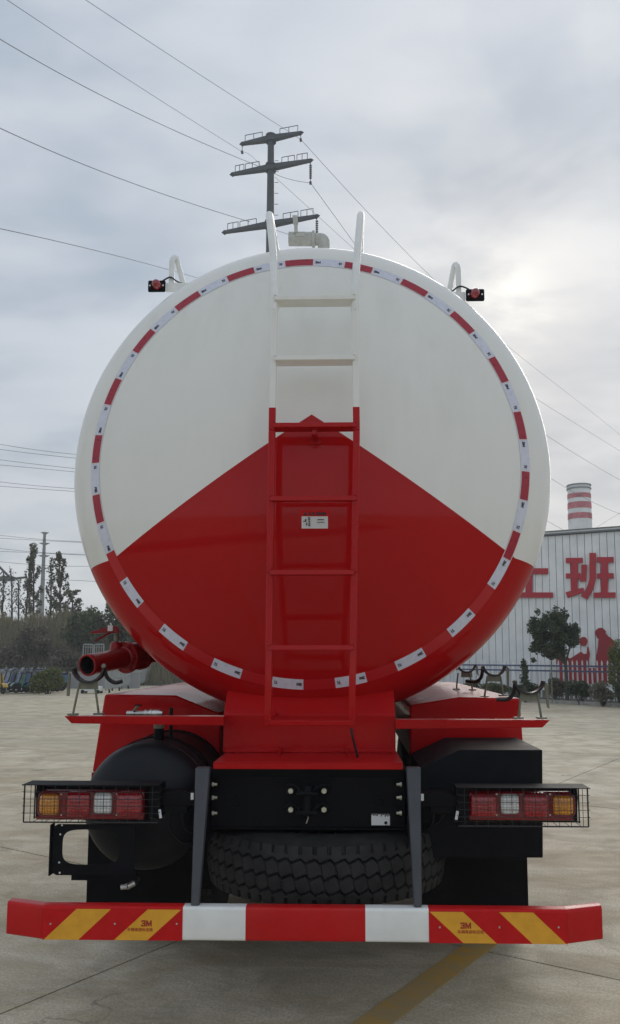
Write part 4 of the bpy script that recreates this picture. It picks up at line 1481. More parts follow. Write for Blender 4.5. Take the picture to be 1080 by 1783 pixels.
def bush(name, label, cat, px_, pyb, wpx, hpx, Y, mt, n, size, seed, group=None, z0=None, depth=None, full=1.0):
    """px_: centre, pyb: base pixel row; size in photo pixels"""
    k = (Y + 3.3) / FPX
    base = at(px_, pyb, Y)
    if z0 is not None:
        base.z = z0
    e_ = empty(name, base)
    tag(e_, label, cat, group)
    W_, H_ = wpx * k, hpx * k
    Dp = depth or W_ * 0.8
    rg = random.Random(seed)
    cl_ = []
    nc = 16
    for i in range(nc):
        a = rg.uniform(0, 6.283)
        q = rg.uniform(0.15, 0.75)
        zc = H_ * rg.uniform(0.28, 0.80)
        tap = 1.0 - 0.45 * max(0, zc / H_ - 0.45)
        cl_.append(((math.cos(a) * q * W_ / 2 * tap, math.sin(a) * q * Dp / 2 * tap, zc), (W_ * full * rg.uniform(.13, .24), Dp * full * rg.uniform(.13, .24), H_ * full * rg.uniform(.13, .22)), n // nc))
    me = leaf_cloud(seed, cl_, size)
    link('foliage', me, mt, e_)
    stm = MB()
    for c, r_, _ in cl_[::2]:
        stm.tube([(c[0] * 0.1, c[1] * 0.1, -0.1), (c[0] * 0.5, c[1] * 0.5, c[2] * 0.5), c], [0.02 + H_ * 0.008, 0.012 + H_ * .004, 0.006], 5)
    stm.build('stems', M['bark'], e_)
    return e_


# ------------------------------------------------------------------ right: kerb, bed, fence, building
KD = Vector((0.649, -0.761, 0))
KN = Vector((0.761, 0.649, 0))                  # away from the yard
K0 = gnd(930, 1223)
kerb = empty('kerb', K0)
tag(kerb, kind='structure')
km = MB().box(0.006, 0.994, -0.08, 0.08, -0.02, 0.12).mesh('kerb_stone', 0)
km.materials.append(M['kerbstone'])
ka = math.atan2(KD.y, KD.x)
for i in range(-24, 14):
    link('kerb_stone', km, None, kerb, KD * (i * 1.0) + Vector((0, 0, random.uniform(-.006, .006))), (0, 0, ka), bevel=0.015)
bd = MB()
c_ = [K0 + KD * -24 + KN * 0.08, K0 + KD * 14 + KN * 0.08, K0 + KD * 20 + KN * 40, K0 + KD * -40 + KN * 40]
bd.add([(p.x, p.y, 0.085) for p in c_], [(0, 1, 2, 3)])
tag(bd.build('planting_bed', M['soil'], smooth=0), kind='structure')

fence = empty('picket_fence', K0 + KN * 1.5)
tag(fence, 'white picket fence with two blue rails in front of the grey cladded building', 'fence')
pk = MB()
pk.add([(-.026, -.012, 0), (.026, -.012, 0), (.026, .012, 0), (-.026, .012, 0), (-.026, -.012, 1.28), (.026, -.012, 1.28), (.026, .012, 1.28), (-.026, .012, 1.28), (0, 0, 1.37)],
       [(0, 3, 2, 1), (0, 1, 5, 4), (1, 2, 6, 5), (2, 3, 7, 6), (3, 0, 4, 7), (4, 5, 8), (5, 6, 8), (6, 7, 8), (7, 4, 8)])
pkm = pk.mesh('picket', 0)
pkm.materials.append(M['picket'])
for i in range(-70, 50):
    o = KD * (i * 0.195)
    link('picket', pkm, None, fence, (o.x, o.y, 0.09 + random.uniform(-.006, .006)), (random.uniform(-.01, .01), random.uniform(-.012, .012), ka))
for z in (1.06, 1.24):
    MB().box(-13.7, 9.7, -0.055, -0.0135, z - 0.028, z + 0.028).build('rail', M['rail'], fence, rot=(0, 0, ka))
for i in range(-6, 5):
    o = KD * (i * 2.34)
    MB().box(o.x - 0.04, o.x + 0.04, o.y + 0.06, o.y + 0.14, 0.05, 1.30).build('post', M['picket'], fence)

# cladded building
BA, BB = at(955, 930, 33.0), at(1080, 925, 31.6)
WD = Vector((BB.x - BA.x, BB.y - BA.y, 0)).normalized()
WN = Vector((WD.y, -WD.x, 0))                  # towards the yard
if WN.y > 0:
    WN = -WN
wa = math.atan2(WD.y, WD.x)
WH = BA.z - 0.15
bld = empty('cladded_building', (BA.x, BA.y, 0.05))
tag(bld, 'pale grey cladded factory building with red sign letters and silhouettes', 'building')
PW = 0.318
pm = MB()
# one sheet: flat pan with a raised rib at its edge
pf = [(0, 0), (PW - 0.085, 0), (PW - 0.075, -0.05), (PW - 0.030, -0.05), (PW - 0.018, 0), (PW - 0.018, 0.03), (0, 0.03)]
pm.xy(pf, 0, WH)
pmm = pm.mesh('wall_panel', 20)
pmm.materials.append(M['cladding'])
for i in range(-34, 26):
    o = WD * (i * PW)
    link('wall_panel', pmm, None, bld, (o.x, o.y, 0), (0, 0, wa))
x0, x1 = -34 * PW, 26 * PW
MB().box(x0 - 0.1, x1 + 0.1, 0.04, 14, -0.1, WH + 0.02).build('body', M['trim'], bld, rot=(0, 0, wa))  # dark grey behind the sheet gaps stands in for shade along the ribs
rf = MB()
rf.box(x0 - 0.2, x1 + 0.2, -0.16, 0.3, WH + 0.03, WH + 0.10)
rf.build('roof_edge', M['trim'], bld, rot=(0, 0, wa))
rf = MB()
rf.box(x0 - 0.15, x1 + 0.15, -0.12, -0.02, WH + 0.105, WH + 0.17)
rf.build('gutter', M['cladding'], bld, rot=(0, 0, wa))
MB().box(x0 - 0.2, x1 + 0.2, -0.18, 14.2, WH + 0.175, WH + 0.215).build('roof', M['trim'], bld, rot=(0, 0, wa))
wp = BA + WN * 0.05


def wall_poly(mb, pts, t0=0.045, t1=0.11):
    P3 = [onplane(x, y, wp, WN) for x, y in pts]
    n = len(P3)
    loc = Vector((BA.x, BA.y, 0.05))
    v = [p - loc + WN * (t0 - 0.05) for p in P3] + [p - loc + WN * (t1 - 0.05) for p in P3]
    mb.add(v, [tuple(range(n)), tuple(range(2 * n - 1, n - 1, -1))] + [(i, (i + 1) % n, (i + 1) % n + n, i + n) for i in range(n)])


Z = lambda pts: [(900 + x / 6, 820 + y / 6) for x, y in pts]
shang = [[(95, 860), (165, 860), (165, 1275), (95, 1275)], [(166, 1018), (330, 1018), (330, 1080), (166, 1080)], [(-120, 1270), (380, 1270), (380, 1325), (-120, 1325)]]
ban = [[(517, 910), (690, 908), (690, 962), (517, 965)], [(517, 1072), (668, 1070), (668, 1122), (517, 1122)], [(570, 962), (640, 962), (640, 1250), (570, 1250)],
       [(515, 1268), (698, 1220), (702, 1270), (535, 1328)],
       [(678, 980), (735, 980), (728, 1155), (662, 1155), (662, 1100), (678, 1098)],
       [(763, 858), (830, 858), (828, 1130), (800, 1240), (738, 1345), (672, 1308), (735, 1225), (763, 1130)],
       [(842, 902), (1015, 900), (1015, 957), (842, 958)], [(842, 1072), (1012, 1070), (1012, 1122), (842, 1124)], [(885, 955), (955, 955), (955, 1275), (885, 1275)], [(808, 1272), (1035, 1270), (1035, 1325), (808, 1325)]]
for strokes, lb_ in ((shang, 'red letter half hidden by the tank'), (ban, 'red letter whole, to the right')):
    s_ = MB()
    for i, q in enumerate(strokes):
        wall_poly(s_, Z(q), 0.045, 0.11 + 0.003 * i)
    so_ = s_.build('sign_letter', M['signred'], bld, smooth=0)
    so_['label'] = lb_
Z2 = lambda pts: [(900 + x / 6, 1040 + y / 6) for x, y in pts]
stand = [(822, 375), (830, 345), (858, 322), (892, 318), (922, 342), (936, 362), (926, 376), (945, 390), (952, 404), (985, 425), (1010, 450), (1025, 490), (1030, 700), (1062, 715), (1062, 905), (822, 905), (825, 690), (835, 610), (850, 520), (858, 436), (843, 424), (833, 398)]
crouch = [(415, 630), (470, 600), (560, 640), (640, 590), (672, 568), (702, 592), (733, 590), (738, 520), (752, 520), (766, 600), (758, 640), (752, 740), (815, 735), (822, 905), (415, 905)]
hd_ = [(700 + 42 * math.cos(k * math.pi / 8), 462 + 48 * math.sin(k * math.pi / 8)) for k in range(16)]
for polys, lb_ in (((stand,), 'red silhouette of a standing worker in a helmet'), ((crouch, hd_), 'red silhouette of a crouching worker')):
    s_ = MB()
    for i, q in enumerate(polys):
        wall_poly(s_, Z2(q), 0.045, 0.09 + 0.004 * i)
    so_ = s_.build('wall_silhouette', M['silred'], bld, smooth=0)
    so_['label'] = lb_

# chimney
cy_ = 118.0
ct, cl0, cr0 = at(1010, 845, cy_), at(990.5, 920, cy_), at(1031, 920, cy_)
crad = (cr0.x - cl0.x) / 2
cx_ = (cr0.x + cl0.x) / 2
chm = empty('chimney', (cx_, cy_, 0))
tag(chm, 'tall round white chimney with three red bands behind the factory roof', 'chimney')
M['chwhite'] = simple('chimney white', (0.76, 0.77, 0.76), 0.7, var=0.1, vscale=0.5)
M['chred'] = simple('chimney red band', (0.50, 0.11, 0.13), 0.7, var=0.35, vscale=1.3)
zt_ = ct.z
rad = lambda z: crad * (1.0 + 0.07 * (at(1010, 920, cy_).z - z) / 10)
MB().lathe([(rad(0), 0), (rad(zt_), zt_), (rad(zt_) - 0.25, zt_), (rad(zt_) - 0.25, zt_ - 2)], (0, 0, 0), (0, 0, 1), 40).build('shaft', M['chwhite'], chm)
for ya, yb in ((861, 869), (876, 887), (895, 905)):
    z1_, z0_ = at(1010, ya, cy_).z, at(1010, yb, cy_).z
    MB().lathe([(rad(z0_) + .02, z0_), (rad(z0_) + 0.05, z0_ + .03), (rad(z1_) + 0.05, z1_ - .03), (rad(z1_) + .02, z1_)], (0, 0, 0), (0, 0, 1), 40).build('red_band', M['chred'], chm)
for yy in (845.5, 851.5):
    z1_ = at(1010, yy, cy_).z
    MB().lathe([(rad(z1_), z1_ - 0.12), (rad(z1_) + 0.16, z1_ - 0.12), (rad(z1_) + 0.16, z1_ + 0.05), (rad(z1_), z1_ + 0.05)], (0, 0, 0), (0, 0, 1), 40).build('rim_ring', M['trim'], chm)

# tree by the fence
tY = 24.3
tb = at(988, 1218, tY)
tree = empty('round_tree', (tb.x, tb.y, 0.08))
tag(tree, 'small round evergreen tree in front of the picket fence and red silhouettes', 'tree')
k = (tY + 3.3) / FPX
rg = random.Random(5)
cl_ = []
for i in range(90):
    a, q = rg.uniform(0, 6.283), rg.uniform(0.1, 1.0) ** 0.6
    ph_ = rg.uniform(-1, 1)
    ex = math.sqrt(max(0, 1 - ph_ * ph_)) * q
    cx2 = (965 - 988) * k + math.cos(a) * ex * 41 * k
    cl_.append(((cx2, math.sin(a) * ex * 0.75, (1218 - 1105) * k + ph_ * 34 * k), (10 * k, 0.22, 9 * k), 140))
for (x, y, r_) in ((940, 1066, 6), (938, 1078, 5), (972, 1060, 7), (985, 1066, 7), (994, 1072, 6), (935, 1148, 5), (925, 1100, 6), (930, 1130, 6), (1002, 1090, 8), (1006, 1110, 7)):
    cl_.append((((x - 988) * k, rg.uniform(-.3, .3), (1218 - y) * k), (r_ * k, 0.12, r_ * k), 60))
link('crown', leaf_cloud(11, cl_, 0.055), M['leafdark'], tree)
tk = MB()
tk.tube([(0, 0, -0.1), (0.01, 0, 0.6), (-0.01, 0.02, 1.25), (-0.1, 0, 1.7)], [0.075, 0.06, 0.052, 0.035], 10)
for c, r_, _ in cl_[:90:5]:
    tk.tube([(-0.01, 0.02, 1.2), (c[0] * 0.45, c[1] * 0.5, 1.25 + (c[2] - 1.25) * 0.55), c], [0.028, 0.016, 0.005], 5)
tk.build('trunk', M['bark'], tree)
st0 = at(962, 1215, 24.0)
stk_ = empty('tree_stake', (st0.x, st0.y, 0.08))
tag(stk_, 'thin pale stake standing left of the round tree trunk', 'stake')
MB().tube([(0, 0, 0), (0.0, 0, 1.35)], [0.022, 0.02], 8).build('stake', M['olive'], stk_)
MB().tube([(-0.16, 0, 0), (-0.03, 0.03, 0.95)], [0.016, 0.014], 6).build('brace', M['bark'], stk_)

sh = [(810, 1216, 62, 30, 27.5, 'leafbush', 'low green shrub beneath the fence beside the middle hose cradle'),
      (865, 1217, 60, 28, 26.6, 'leafbush', 'low green shrub beneath the fence behind the nearest hose cradle'),
      (912, 1219, 56, 30, 25.6, 'leafdark', 'dark low shrub under the small sapling by the kerb'),
      (970, 1222, 50, 40, 24.6, 'leafgrey', 'grey brown dry shrub at the foot of the round tree'),
      (1012, 1226, 56, 42, 23.6, 'leafdark', 'dark clipped hedge shrub right of the round tree'),
      (1050, 1228, 52, 40, 22.9, 'leafgrey', 'greyish hedge shrub below the standing worker silhouette'),
      (1095, 1231, 60, 44, 22.2, 'leafdark', 'dark hedge shrub at the right edge of the picture by the kerb')]
for i, (x, y, w_, h_, Y, mt, lb_) in enumerate(sh):
    bush('shrub', lb_, 'shrub', x, y, w_, h_, Y, M[mt], 2600, 0.05, 60 + i, 'shrubs along the fence', z0=0.08)
bush('leafy_shrub', 'tall pale leafed shrub at the right edge before the fence', 'shrub', 1082, 1228, 44, 118, 22.6, M['leafyellow'], 2400, 0.05, 90, z0=0.08)
bush('sapling', 'thin sapling with a small dark crown left of the round tree', 'tree', 915, 1215, 17, 82, 25.0, M['leafdark'], 500, 0.06, 91, z0=0.08)

# ------------------------------------------------------------------ left: bank, bushes, poplars, scooters, gate
rgn = np.random.default_rng(4)
nx, ny = 90, 24
bk = MB()


def bank_z(x, y):
    t_ = max(0.0, min(1.0, (y - 41) / 9.0))
    t_ = t_ * t_ * (3 - 2 * t_)
    return -0.05 + 3.55 * t_ + 0.35 * t_ * (math.sin(x * 0.55) + 0.6 * math.sin(x * 1.3 + 1)) + 0.2 * t_ * math.sin(x * 2.9 + y)


for j in range(ny):
    for i in range(nx):
        x, y = -60 + i * 0.75, 40.5 + j * 1.1
        bk.v.append((x, y, bank_z(x, y)))
for j in range(ny - 1):
    for i in range(nx - 1):
        b = j * nx + i
        bk.f.append((b, b + 1, b + nx + 1, b + nx))
tag(bk.build('embankment', M['soil'], smooth=80), kind='structure')
# dry grass on the bank
n = 26000
gx_ = rgn.uniform(-38, 2, n)
gy_ = rgn.uniform(41.5, 54, n)
V, Fc = [], []
for i in range(n):
    x, y = gx_[i], gy_[i]
    z = bank_z(x, y)
    h = rgn.uniform(0.3, 0.95)
    lx, ly = rgn.normal(0, 0.16, 2)
    w_ = rgn.uniform(0.012, 0.03)
    b = len(V)
    V += [(x - w_, y, z - 0.05), (x + w_, y, z - 0.05), (x + lx + 0.004, y + ly, z + h), (x + lx - 0.004, y + ly, z + h)]
    Fc.append((b, b + 1, b + 2, b + 3))
gm = bpy.data.meshes.new('dry_grass')
gm.from_pydata(V, [], Fc)
tag(link('dry_grass', gm, M['drygrass']), 'tall dry grass covering the bank behind the scooters', 'grass', kind='stuff')

bs = [(52, 1168, 84, 82, 44, 'leafgrey', 5200, 'wide grey brown bush on the bank above the scooters'),
      (12, 1172, 60, 66, 43, 'leafgrey', 3600, 'dry grey bush on the bank at the left edge'),
      (152, 1160, 86, 108, 45, 'leafbush', 6500, 'large green bush on the bank left of the discharge pipe'),
      (112, 1175, 62, 70, 42.5, 'leafgrey', 3800, 'dull brown bush between the large green bush and the clipped round bush'),
      (205, 1165, 70, 96, 46, 'leafbush', 4200, 'green bush on the bank directly behind the pipe valve'),
      (252, 1172, 74, 80, 45, 'leafbush', 3200, 'green bush on the bank showing below the tank above the folding gate')]
for i, (x, y, w_, h_, Y, mt, n_, lb_) in enumerate(bs):
    bush('bank_bush', lb_, 'bush', x, y, w_, h_, Y, M[mt], n_, 0.10, 120 + i, 'bushes on the bank', z0=bank_z(at(x, y, Y).x, Y) - 0.1)
bush('clipped_bush', 'round clipped yellow green bush right of the parked scooters', 'bush', 84, 1203, 50, 46, 31.0, M['leafyellow'], 9000, 0.06, 150, z0=0.0, full=1.5)


# poplars
def poplar(px_, pyt, wpx, Y, n_, seed, label, bare=0.25, mt='leafpoplar'):
    k = (Y + 3.3) / FPX
    base = at(px_, 1070, Y)
    z0 = bank_z(base.x, Y) - 0.1
    top = at(px_, pyt, Y).z
    e_ = empty('poplar_tree', (base.x, Y, z0))
    tag(e_, label, 'tree', 'poplars on the bank')
    H_ = top - z0
    rg = random.Random(seed)
    tk = MB()
    lean = rg.uniform(-.25, .25)
    tk.tube([(0, 0, 0), (lean * .3, 0, H_ * .4), (lean, 0, H_ * .97)], [0.085, 0.06, 0.012], 7)
    cl2 = []
    nb = 26
    W_ = wpx * k / 2
    for i in range(nb):
        f_ = bare + (1 - bare) * (i + rg.random()) / nb
        a = rg.uniform(0, 6.283)
        env = W_ * (0.35 + 0.75 * math.sin(min(1, (1.03 - f_) / (1 - bare) * 1.15) * math.pi * 0.62)) * rg.uniform(.35, 1.0)
        s0 = Vector((lean * f_ * .8, 0, H_ * f_ * 0.86))
        e1 = Vector((lean * f_ + math.cos(a) * env, math.sin(a) * env, min(H_, H_ * f_ + 0.3)))
        tk.tube([s0, s0.lerp(e1, .55) + Vector((0, 0, .05)), e1], [0.018, 0.012, 0.005], 4)
        cl2.append((tuple(e1), (W_ * 0.30, W_ * 0.30, H_ * 0.055), int(n_ / nb)))
        cl2.append((tuple(s0.lerp(e1, .6)), (W_ * 0.22, W_ * 0.22, H_ * 0.04), int(n_ / nb * .5)))
    link('crown', leaf_cloud(seed, cl2, 0.105, 1.4), M[mt], e_)
    tk.build('trunk', M['bark'], e_)


poplar(59, 952, 30, 52, 1500, 201, 'tallest dark poplar on the bank left of the far power pole', 0.12)
poplar(45, 974, 22, 53, 420, 202, 'thin sparse poplar just left of the tallest poplar', 0.15)
poplar(105, 966, 28, 51, 1300, 203, 'full poplar on the bank right of the far power pole', 0.10)
poplar(88, 976, 18, 52, 420, 204, 'narrow poplar between the far power pole and the full poplar', 0.12)
poplar(126, 1030, 40, 50, 700, 205, 'short leaning poplar to the right of the full poplar', 0.1)
poplar(22, 990, 20, 54, 110, 206, 'nearly bare young tree below the gantry arm', 0.25)
poplar(4, 1005, 20, 54, 260, 207, 'sparse young tree at the left edge of the picture', 0.1)
poplar(33, 1010, 16, 53, 120, 208, 'bare thin sapling between the sparse poplar and the gantry arm', 0.3)

# low wall and posts behind the scooters
w0 = at(30, 1203, 37.5)
lw = empty('low_wall', (w0.x, 37.5, 0))
tag(lw, 'low pale grey wall at the foot of the bank behind the clipped bush', 'wall')
MB().box(-18, 6.2, 0, 0.24, -0.03, 0.72).build('wall_body', M['wall'], lw)
MB().box(-18.03, 6.23, -0.03, 0.27, 0.722, 0.79).build('coping', M['kerbstone'], lw, bevel=0.01)
kl = empty('yard_kerb', (w0.x, 31.8, 0))
tag(kl, kind='structure')
k2 = MB().box(0.006, 0.994, -0.08, 0.08, -0.02, 0.11).mesh('kerb_stone', 0)
k2.materials.append(M['kerbstone'])
for i in range(-9, 2):
    link('kerb_stone', k2, None, kl, (i * 1.0, 0, 0), bevel=0.015)

# folding gate receding behind the pipe
G0, G1 = gnd(183, 1207), gnd(300, 1182)
gd_ = (G1 - G0)
GL = gd_.length
gd_.normalize()
gate = empty('folding_gate', (G0.x, G0.y, 0))
tag(gate, 'grey folding metal gate of upright bars on small wheels below the tank', 'gate')
ga = math.atan2(gd_.y, gd_.x)
br_ = MB().box(-0.03, 0.03, -0.035, 0.035, 0.10, 1.12).mesh('gate_bar', 0)
br_.materials.append(M['gate'])
nb = int(GL / 0.55)
for i in range(nb):
    o = gd_ * (0.55 * i + 0.1)
    link('gate_bar', br_, None, gate, (o.x, o.y, 0), (0, 0, ga))
rl = MB()
for z in (0.20, 0.62, 1.10):
    rl.box(0, GL, -0.02, 0.02, z - 0.02, z + 0.02)
rl.build('gate_rails', M['gate'], gate, rot=(0, 0, ga))
wl = MB().lathe([(0.0, -0.03), (0.07, -0.03), (0.08, -0.02), (0.08, 0.02), (0.07, 0.03), (0.0, 0.03)], (0, 0, 0), (0, 1, 0), 14).mesh('gate_wheel')
wl.materials.append(M['rubber'])
for i in range(0, nb, 4):
    o = gd_ * (0.55 * i + 0.1)
    for s_ in (-0.16, 0.16):
        link('gate_wheel', wl, None, gate, (o.x - gd_.y * s_, o.y + gd_.x * s_, 0.08), (0, 0, ga))
hx0 = at(160, 1200, G0.y - 0.2)
gh = empty('gate_motor', (hx0.x, G0.y - 0.2, 0))
tag(gh, 'white motor box on wheels at the near end of the folding gate', 'gate motor')
MB().box(-0.42, 0.42, -0.2, 0.2, 0.09, 0.30).build('cabinet', M['picket'], gh, bevel=0.03)
for xx in (-0.33, 0.33):
    for yy in (-0.21, 0.21):
        link('wheel', wl, None, gh, (xx, yy, 0.08))
for pxp in (153, 172):
    fr0 = at(pxp, 1143, 40.0)
    gr = empty('guard_frame', (fr0.x, 40.0, 0))
    tag(gr, 'pale tubular frame at the foot of the bank ' + ('left of' if pxp < 160 else 'right behind') + ' the pipe lever', 'frame', 'tubular frames at the bank')
    hh = at(pxp, 1122, 40.0).z
    fm = MB()
    w_ = 0.26
    fm.tube(bend([(-w_, 0, 0), (-w_, 0, hh), (w_, 0, hh), (w_, 0, 0)], 0.08, 4), 0.03, 8)
    fm.build('hoop', M['gate'], gr)
    fm = MB()
    for kx in (-0.13, 0, 0.13):
        fm.tube([(kx, 0, hh - 0.7), (kx, 0, hh)], 0.016, 6)
    for kz in (0.15, 0.7):
        fm.tube([(-w_, 0, hh - kz), (w_, 0, hh - kz)], 0.018, 6)
    fm.build('bars', M['gate'], gr)


# scooters
def scooter_parts(paint, dark=None):
    dark = dark or paint
    parts = []
    tire = MB()
    for yy in (0.0, 1.25):
        pass
    t_ = MB()
    ring = [(0.155 + 0.055 * math.cos(a), 0.055 * math.sin(a)) for a in [2 * math.pi * i / 10 for i in range(10)]]
    t_.lathe(ring, (0, 0, 0.21), (1, 0, 0), 20, True)
    parts.append(('wheel', t_.mesh('wheel'), M['rubber'], (0, 0, 0)))
    t2 = t_.mesh('wheel')
    parts.append(('wheel', t2, M['rubber'], (0, 1.25, 0)))
    b = MB()   # leg shield: curved
    pts = []
    for k in range(9):
        a = R_(-80 + 160 * k / 8)
        pts.append((0.24 * math.sin(a), -0.02 - 0.10 * math.cos(a) + 0.16))
    pts += [(x * 0.9, y + 0.03) for x, y in pts[::-1]]
    b.prism(pts, lambda x, y: (x * 0.55, y + 0.08, 0.30), lambda x, y: (x * 0.62, y + 0.24, 0.80))
    b.box(-0.14, 0.14, 0.25, 0.78, 0.25, 0.31)
    parts.append(('leg_shield', b.mesh('leg_shield', 50), dark, (0, 0, 0)))
    f_ = MB()   # front mudguard arch
    arc = [(-0.02 + 0.255 * math.cos(R_(20 + 140 * k / 10)), 0.21 + 0.255 * math.sin(R_(20 + 140 * k / 10))) for k in range(11)]
    arc2 = [(-0.02 + 0.235 * math.cos(R_(20 + 140 * k / 10)), 0.21 + 0.235 * math.sin(R_(20 + 140 * k / 10))) for k in range(10, -1, -1)]
    f_.yz(arc + arc2, -0.11, 0.11)
    parts.append(('mudguard', f_.mesh('mudguard', 50), paint, (0, 0, 0)))
    r_ = MB()
    r_.yz([(0.70, 0.30), (0.75, 0.62), (1.0, 0.70), (1.45, 0.74), (1.5, 0.66), (1.38, 0.42), (1.05, 0.30)], -0.15, 0.15)
    parts.append(('rear_body', r_.mesh('rear_body', 30), paint, (0, 0, 0)))
    s_ = MB()
    s_.yz([(0.72, 0.63), (0.74, 0.72), (1.0, 0.76), (1.42, 0.84), (1.48, 0.76), (1.0, 0.70)], -0.14, 0.14)
    parts.append(('seat', s_.mesh('seat', 30), M['wire'], (0, 0, 0)))
    h_ = MB()
    h_.tube([(0, 0.03, 0.21), (0, 0.17, 0.62), (0, 0.27, 0.98)], 0.03, 8)
    h_.tube(bend([(-0.33, 0.36, 1.02), (-0.2, 0.27, 1.0), (0.2, 0.27, 1.0), (0.33, 0.36, 1.02)], .05), 0.018, 6)
    parts.append(('handlebar', h_.mesh('handlebar'), M['wire'], (0, 0, 0)))
    l_ = MB()
    l_.lathe([(0.0, -0.05), (0.06, -0.045), (0.09, -0.01), (0.10, 0.05), (0.06, 0.12), (0, 0.13)], (0, 0.18, 0.95), (0, 1, 0), 14)
    parts.append(('headlight', l_.mesh('headlight'), M['scgrey'], (0, 0, 0)))
    for sg in (-1, 1):
        m_ = MB()
        m_.tube([(sg * 0.22, 0.28, 1.0), (sg * 0.30, 0.26, 1.16)], 0.008, 5)
        m_.box(sg * 0.30 - 0.06, sg * 0.30 + 0.06, 0.25, 0.27, 1.15, 1.23)
        parts.append(('mirror', m_.mesh('mirror'), M['wire'], (0, 0, 0)))
    return parts


M['scdark'] = simple('dark blue grey scooter plastic', (0.035, 0.042, 0.06), 0.4, var=0.2)
M['scgrey'] = simple('grey scooter plastic', (0.20, 0.22, 0.25), 0.4, var=0.2)


def scooter_paint(nm, c):
    return simple(nm, c, 0.3, coat=0.5, var=0.1)


kinds = {'blue': scooter_parts(scooter_paint('blue scooter paint', (0.06, 0.15, 0.32))),
         'navy': scooter_parts(scooter_paint('navy scooter paint', (0.02, 0.035, 0.09))),
         'green': scooter_parts(scooter_paint('green scooter paint', (0.02, 0.12, 0.07))),
         'yellow': scooter_parts(scooter_paint('yellow scooter paint', (0.50, 0.33, 0.03)))}
kinds['silver'] = scooter_parts(scooter_paint('silver blue scooter paint', (0.22, 0.28, 0.36)))
spots = [(64, 1205, 'blue', 'blue parked scooter next to the clipped round bush'),
         (55, 1206, 'blue', 'blue parked scooter second from the clipped round bush'),
         (46, 1206, 'blue', 'blue parked scooter third from the clipped round bush'),
         (37, 1206, 'blue', 'blue parked scooter just right of the green scooter'),
         (28, 1207, 'green', 'green parked scooter in the row below the bank'),
         (19, 1206, 'silver', 'silver blue parked scooter directly left of the green one'),
         (5, 1209, 'yellow', 'yellow parked scooter standing ahead of the row at the left edge'),
         (9, 1206, 'navy', 'dark navy parked scooter between the silver one and the yellow one')]
spots2 = [(70, 1201, 'navy', 'dark navy scooter in the back row behind the blue one by the bush'),
          (58, 1201, 'silver', 'silver blue scooter in the back row behind two blue ones'),
          (45, 1201, 'navy', 'dark navy scooter in the back row behind the middle blue ones'),
          (31, 1201, 'navy', 'dark navy scooter in the back row behind the green one'),
          (16, 1201, 'blue', 'blue scooter in the back row behind the silver one'),
          (2, 1201, 'silver', 'silver blue scooter in the back row behind the yellow one')]
rg = random.Random(9)
for (x, y, kd, lb_) in spots + spots2:
    p = gnd(x, y)
    e_ = empty('scooter', p, (0, 0, R_((42 if kd == 'yellow' else -38) + rg.uniform(-5, 5))))
    tag(e_, lb_, 'scooter', 'scooters parked below the bank')
    for nm, me, mt, lc in kinds[kd]:
        link(nm, me, mt, e_, lc)

# ------------------------------------------------------------------ power lines
def pylon_arm(par, a_, b_, r_, base):
    """a_,b_ world ends; tapered square arm"""
    a_, b_ = a_ - base, b_ - base
    mid = Vector((0, 0, (a_.z + b_.z) / 2))
    for e0 in (a_, b_):
        m_ = MB()
        d = (e0 - mid)
        u = Vector((-d.y, d.x, 0)).normalized()
        h0, h1 = 0.26, 0.13
        v = []
        for c, h in ((mid, h0), (e0, h1)):
            v += [c - u * h - Vector((0, 0, h)), c + u * h - Vector((0, 0, h)), c + u * h + Vector((0, 0, h * .7)), c - u * h + Vector((0, 0, h * .7))]
        m_.add(v, [(0, 1, 2, 3), (7, 6, 5, 4), (0, 4, 5, 1), (1, 5, 6, 2), (2, 6, 7, 3), (3, 7, 4, 0)])
        arm = m_.build('crossarm', M['pole'], par)
        tip = MB()
        dn = d.normalized()
        tip.add([e0 - dn * 0.05 + Vector((0, 0, -.30)), e0 - dn * 0.35, e0 + dn * 0.30, e0 + Vector((0, 0, .22)), e0 + u * .25, e0 - u * .25],
                [(0, 1, 4), (0, 4, 2), (0, 2, 5), (0, 5, 1), (3, 4, 1), (3, 2, 4), (3, 5, 2), (3, 1, 5)])
        tip.build('arm_tip', M['pole'], arm)
        rl_ = MB()
        f0_, f1_ = 0.26, 0.86
        if d.length > 3.0:
            groups = ((0.28, 0.60), (0.66, 0.92)) if e0 is b_ else ((0.30, 0.66), (0.70, 0.93))
        else:
            groups = ((0.30, 0.90),)
        for (g0_, g1_) in groups:
            nn_ = 3
            tops = []
            for i in range(nn_):
                f_ = g0_ + (g1_ - g0_) * i / (nn_ - 1)
                p = mid.lerp(e0, f_) + Vector((0, 0, 0.12))
                q = p + Vector((0, 0, 0.62))
                rl_.tube([p, q], 0.030, 5)
                tops.append(q)
            rl_.tube(tops, 0.032, 5)
        rl_.build('railing', M['pole'], arm)
    cl3 = MB().lathe([(0.36, mid.z - 0.42), (0.46, mid.z - 0.40), (0.46, mid.z - 0.28), (0.38, mid.z - 0.26), (0.38, mid.z + 0.14), (0.46, mid.z + 0.15), (0.46, mid.z + 0.28), (0.33, mid.z + 0.30)], (0, 0, 0), (0, 0, 1), 16)
    cl3.build('arm_collar', M['pole'], par)


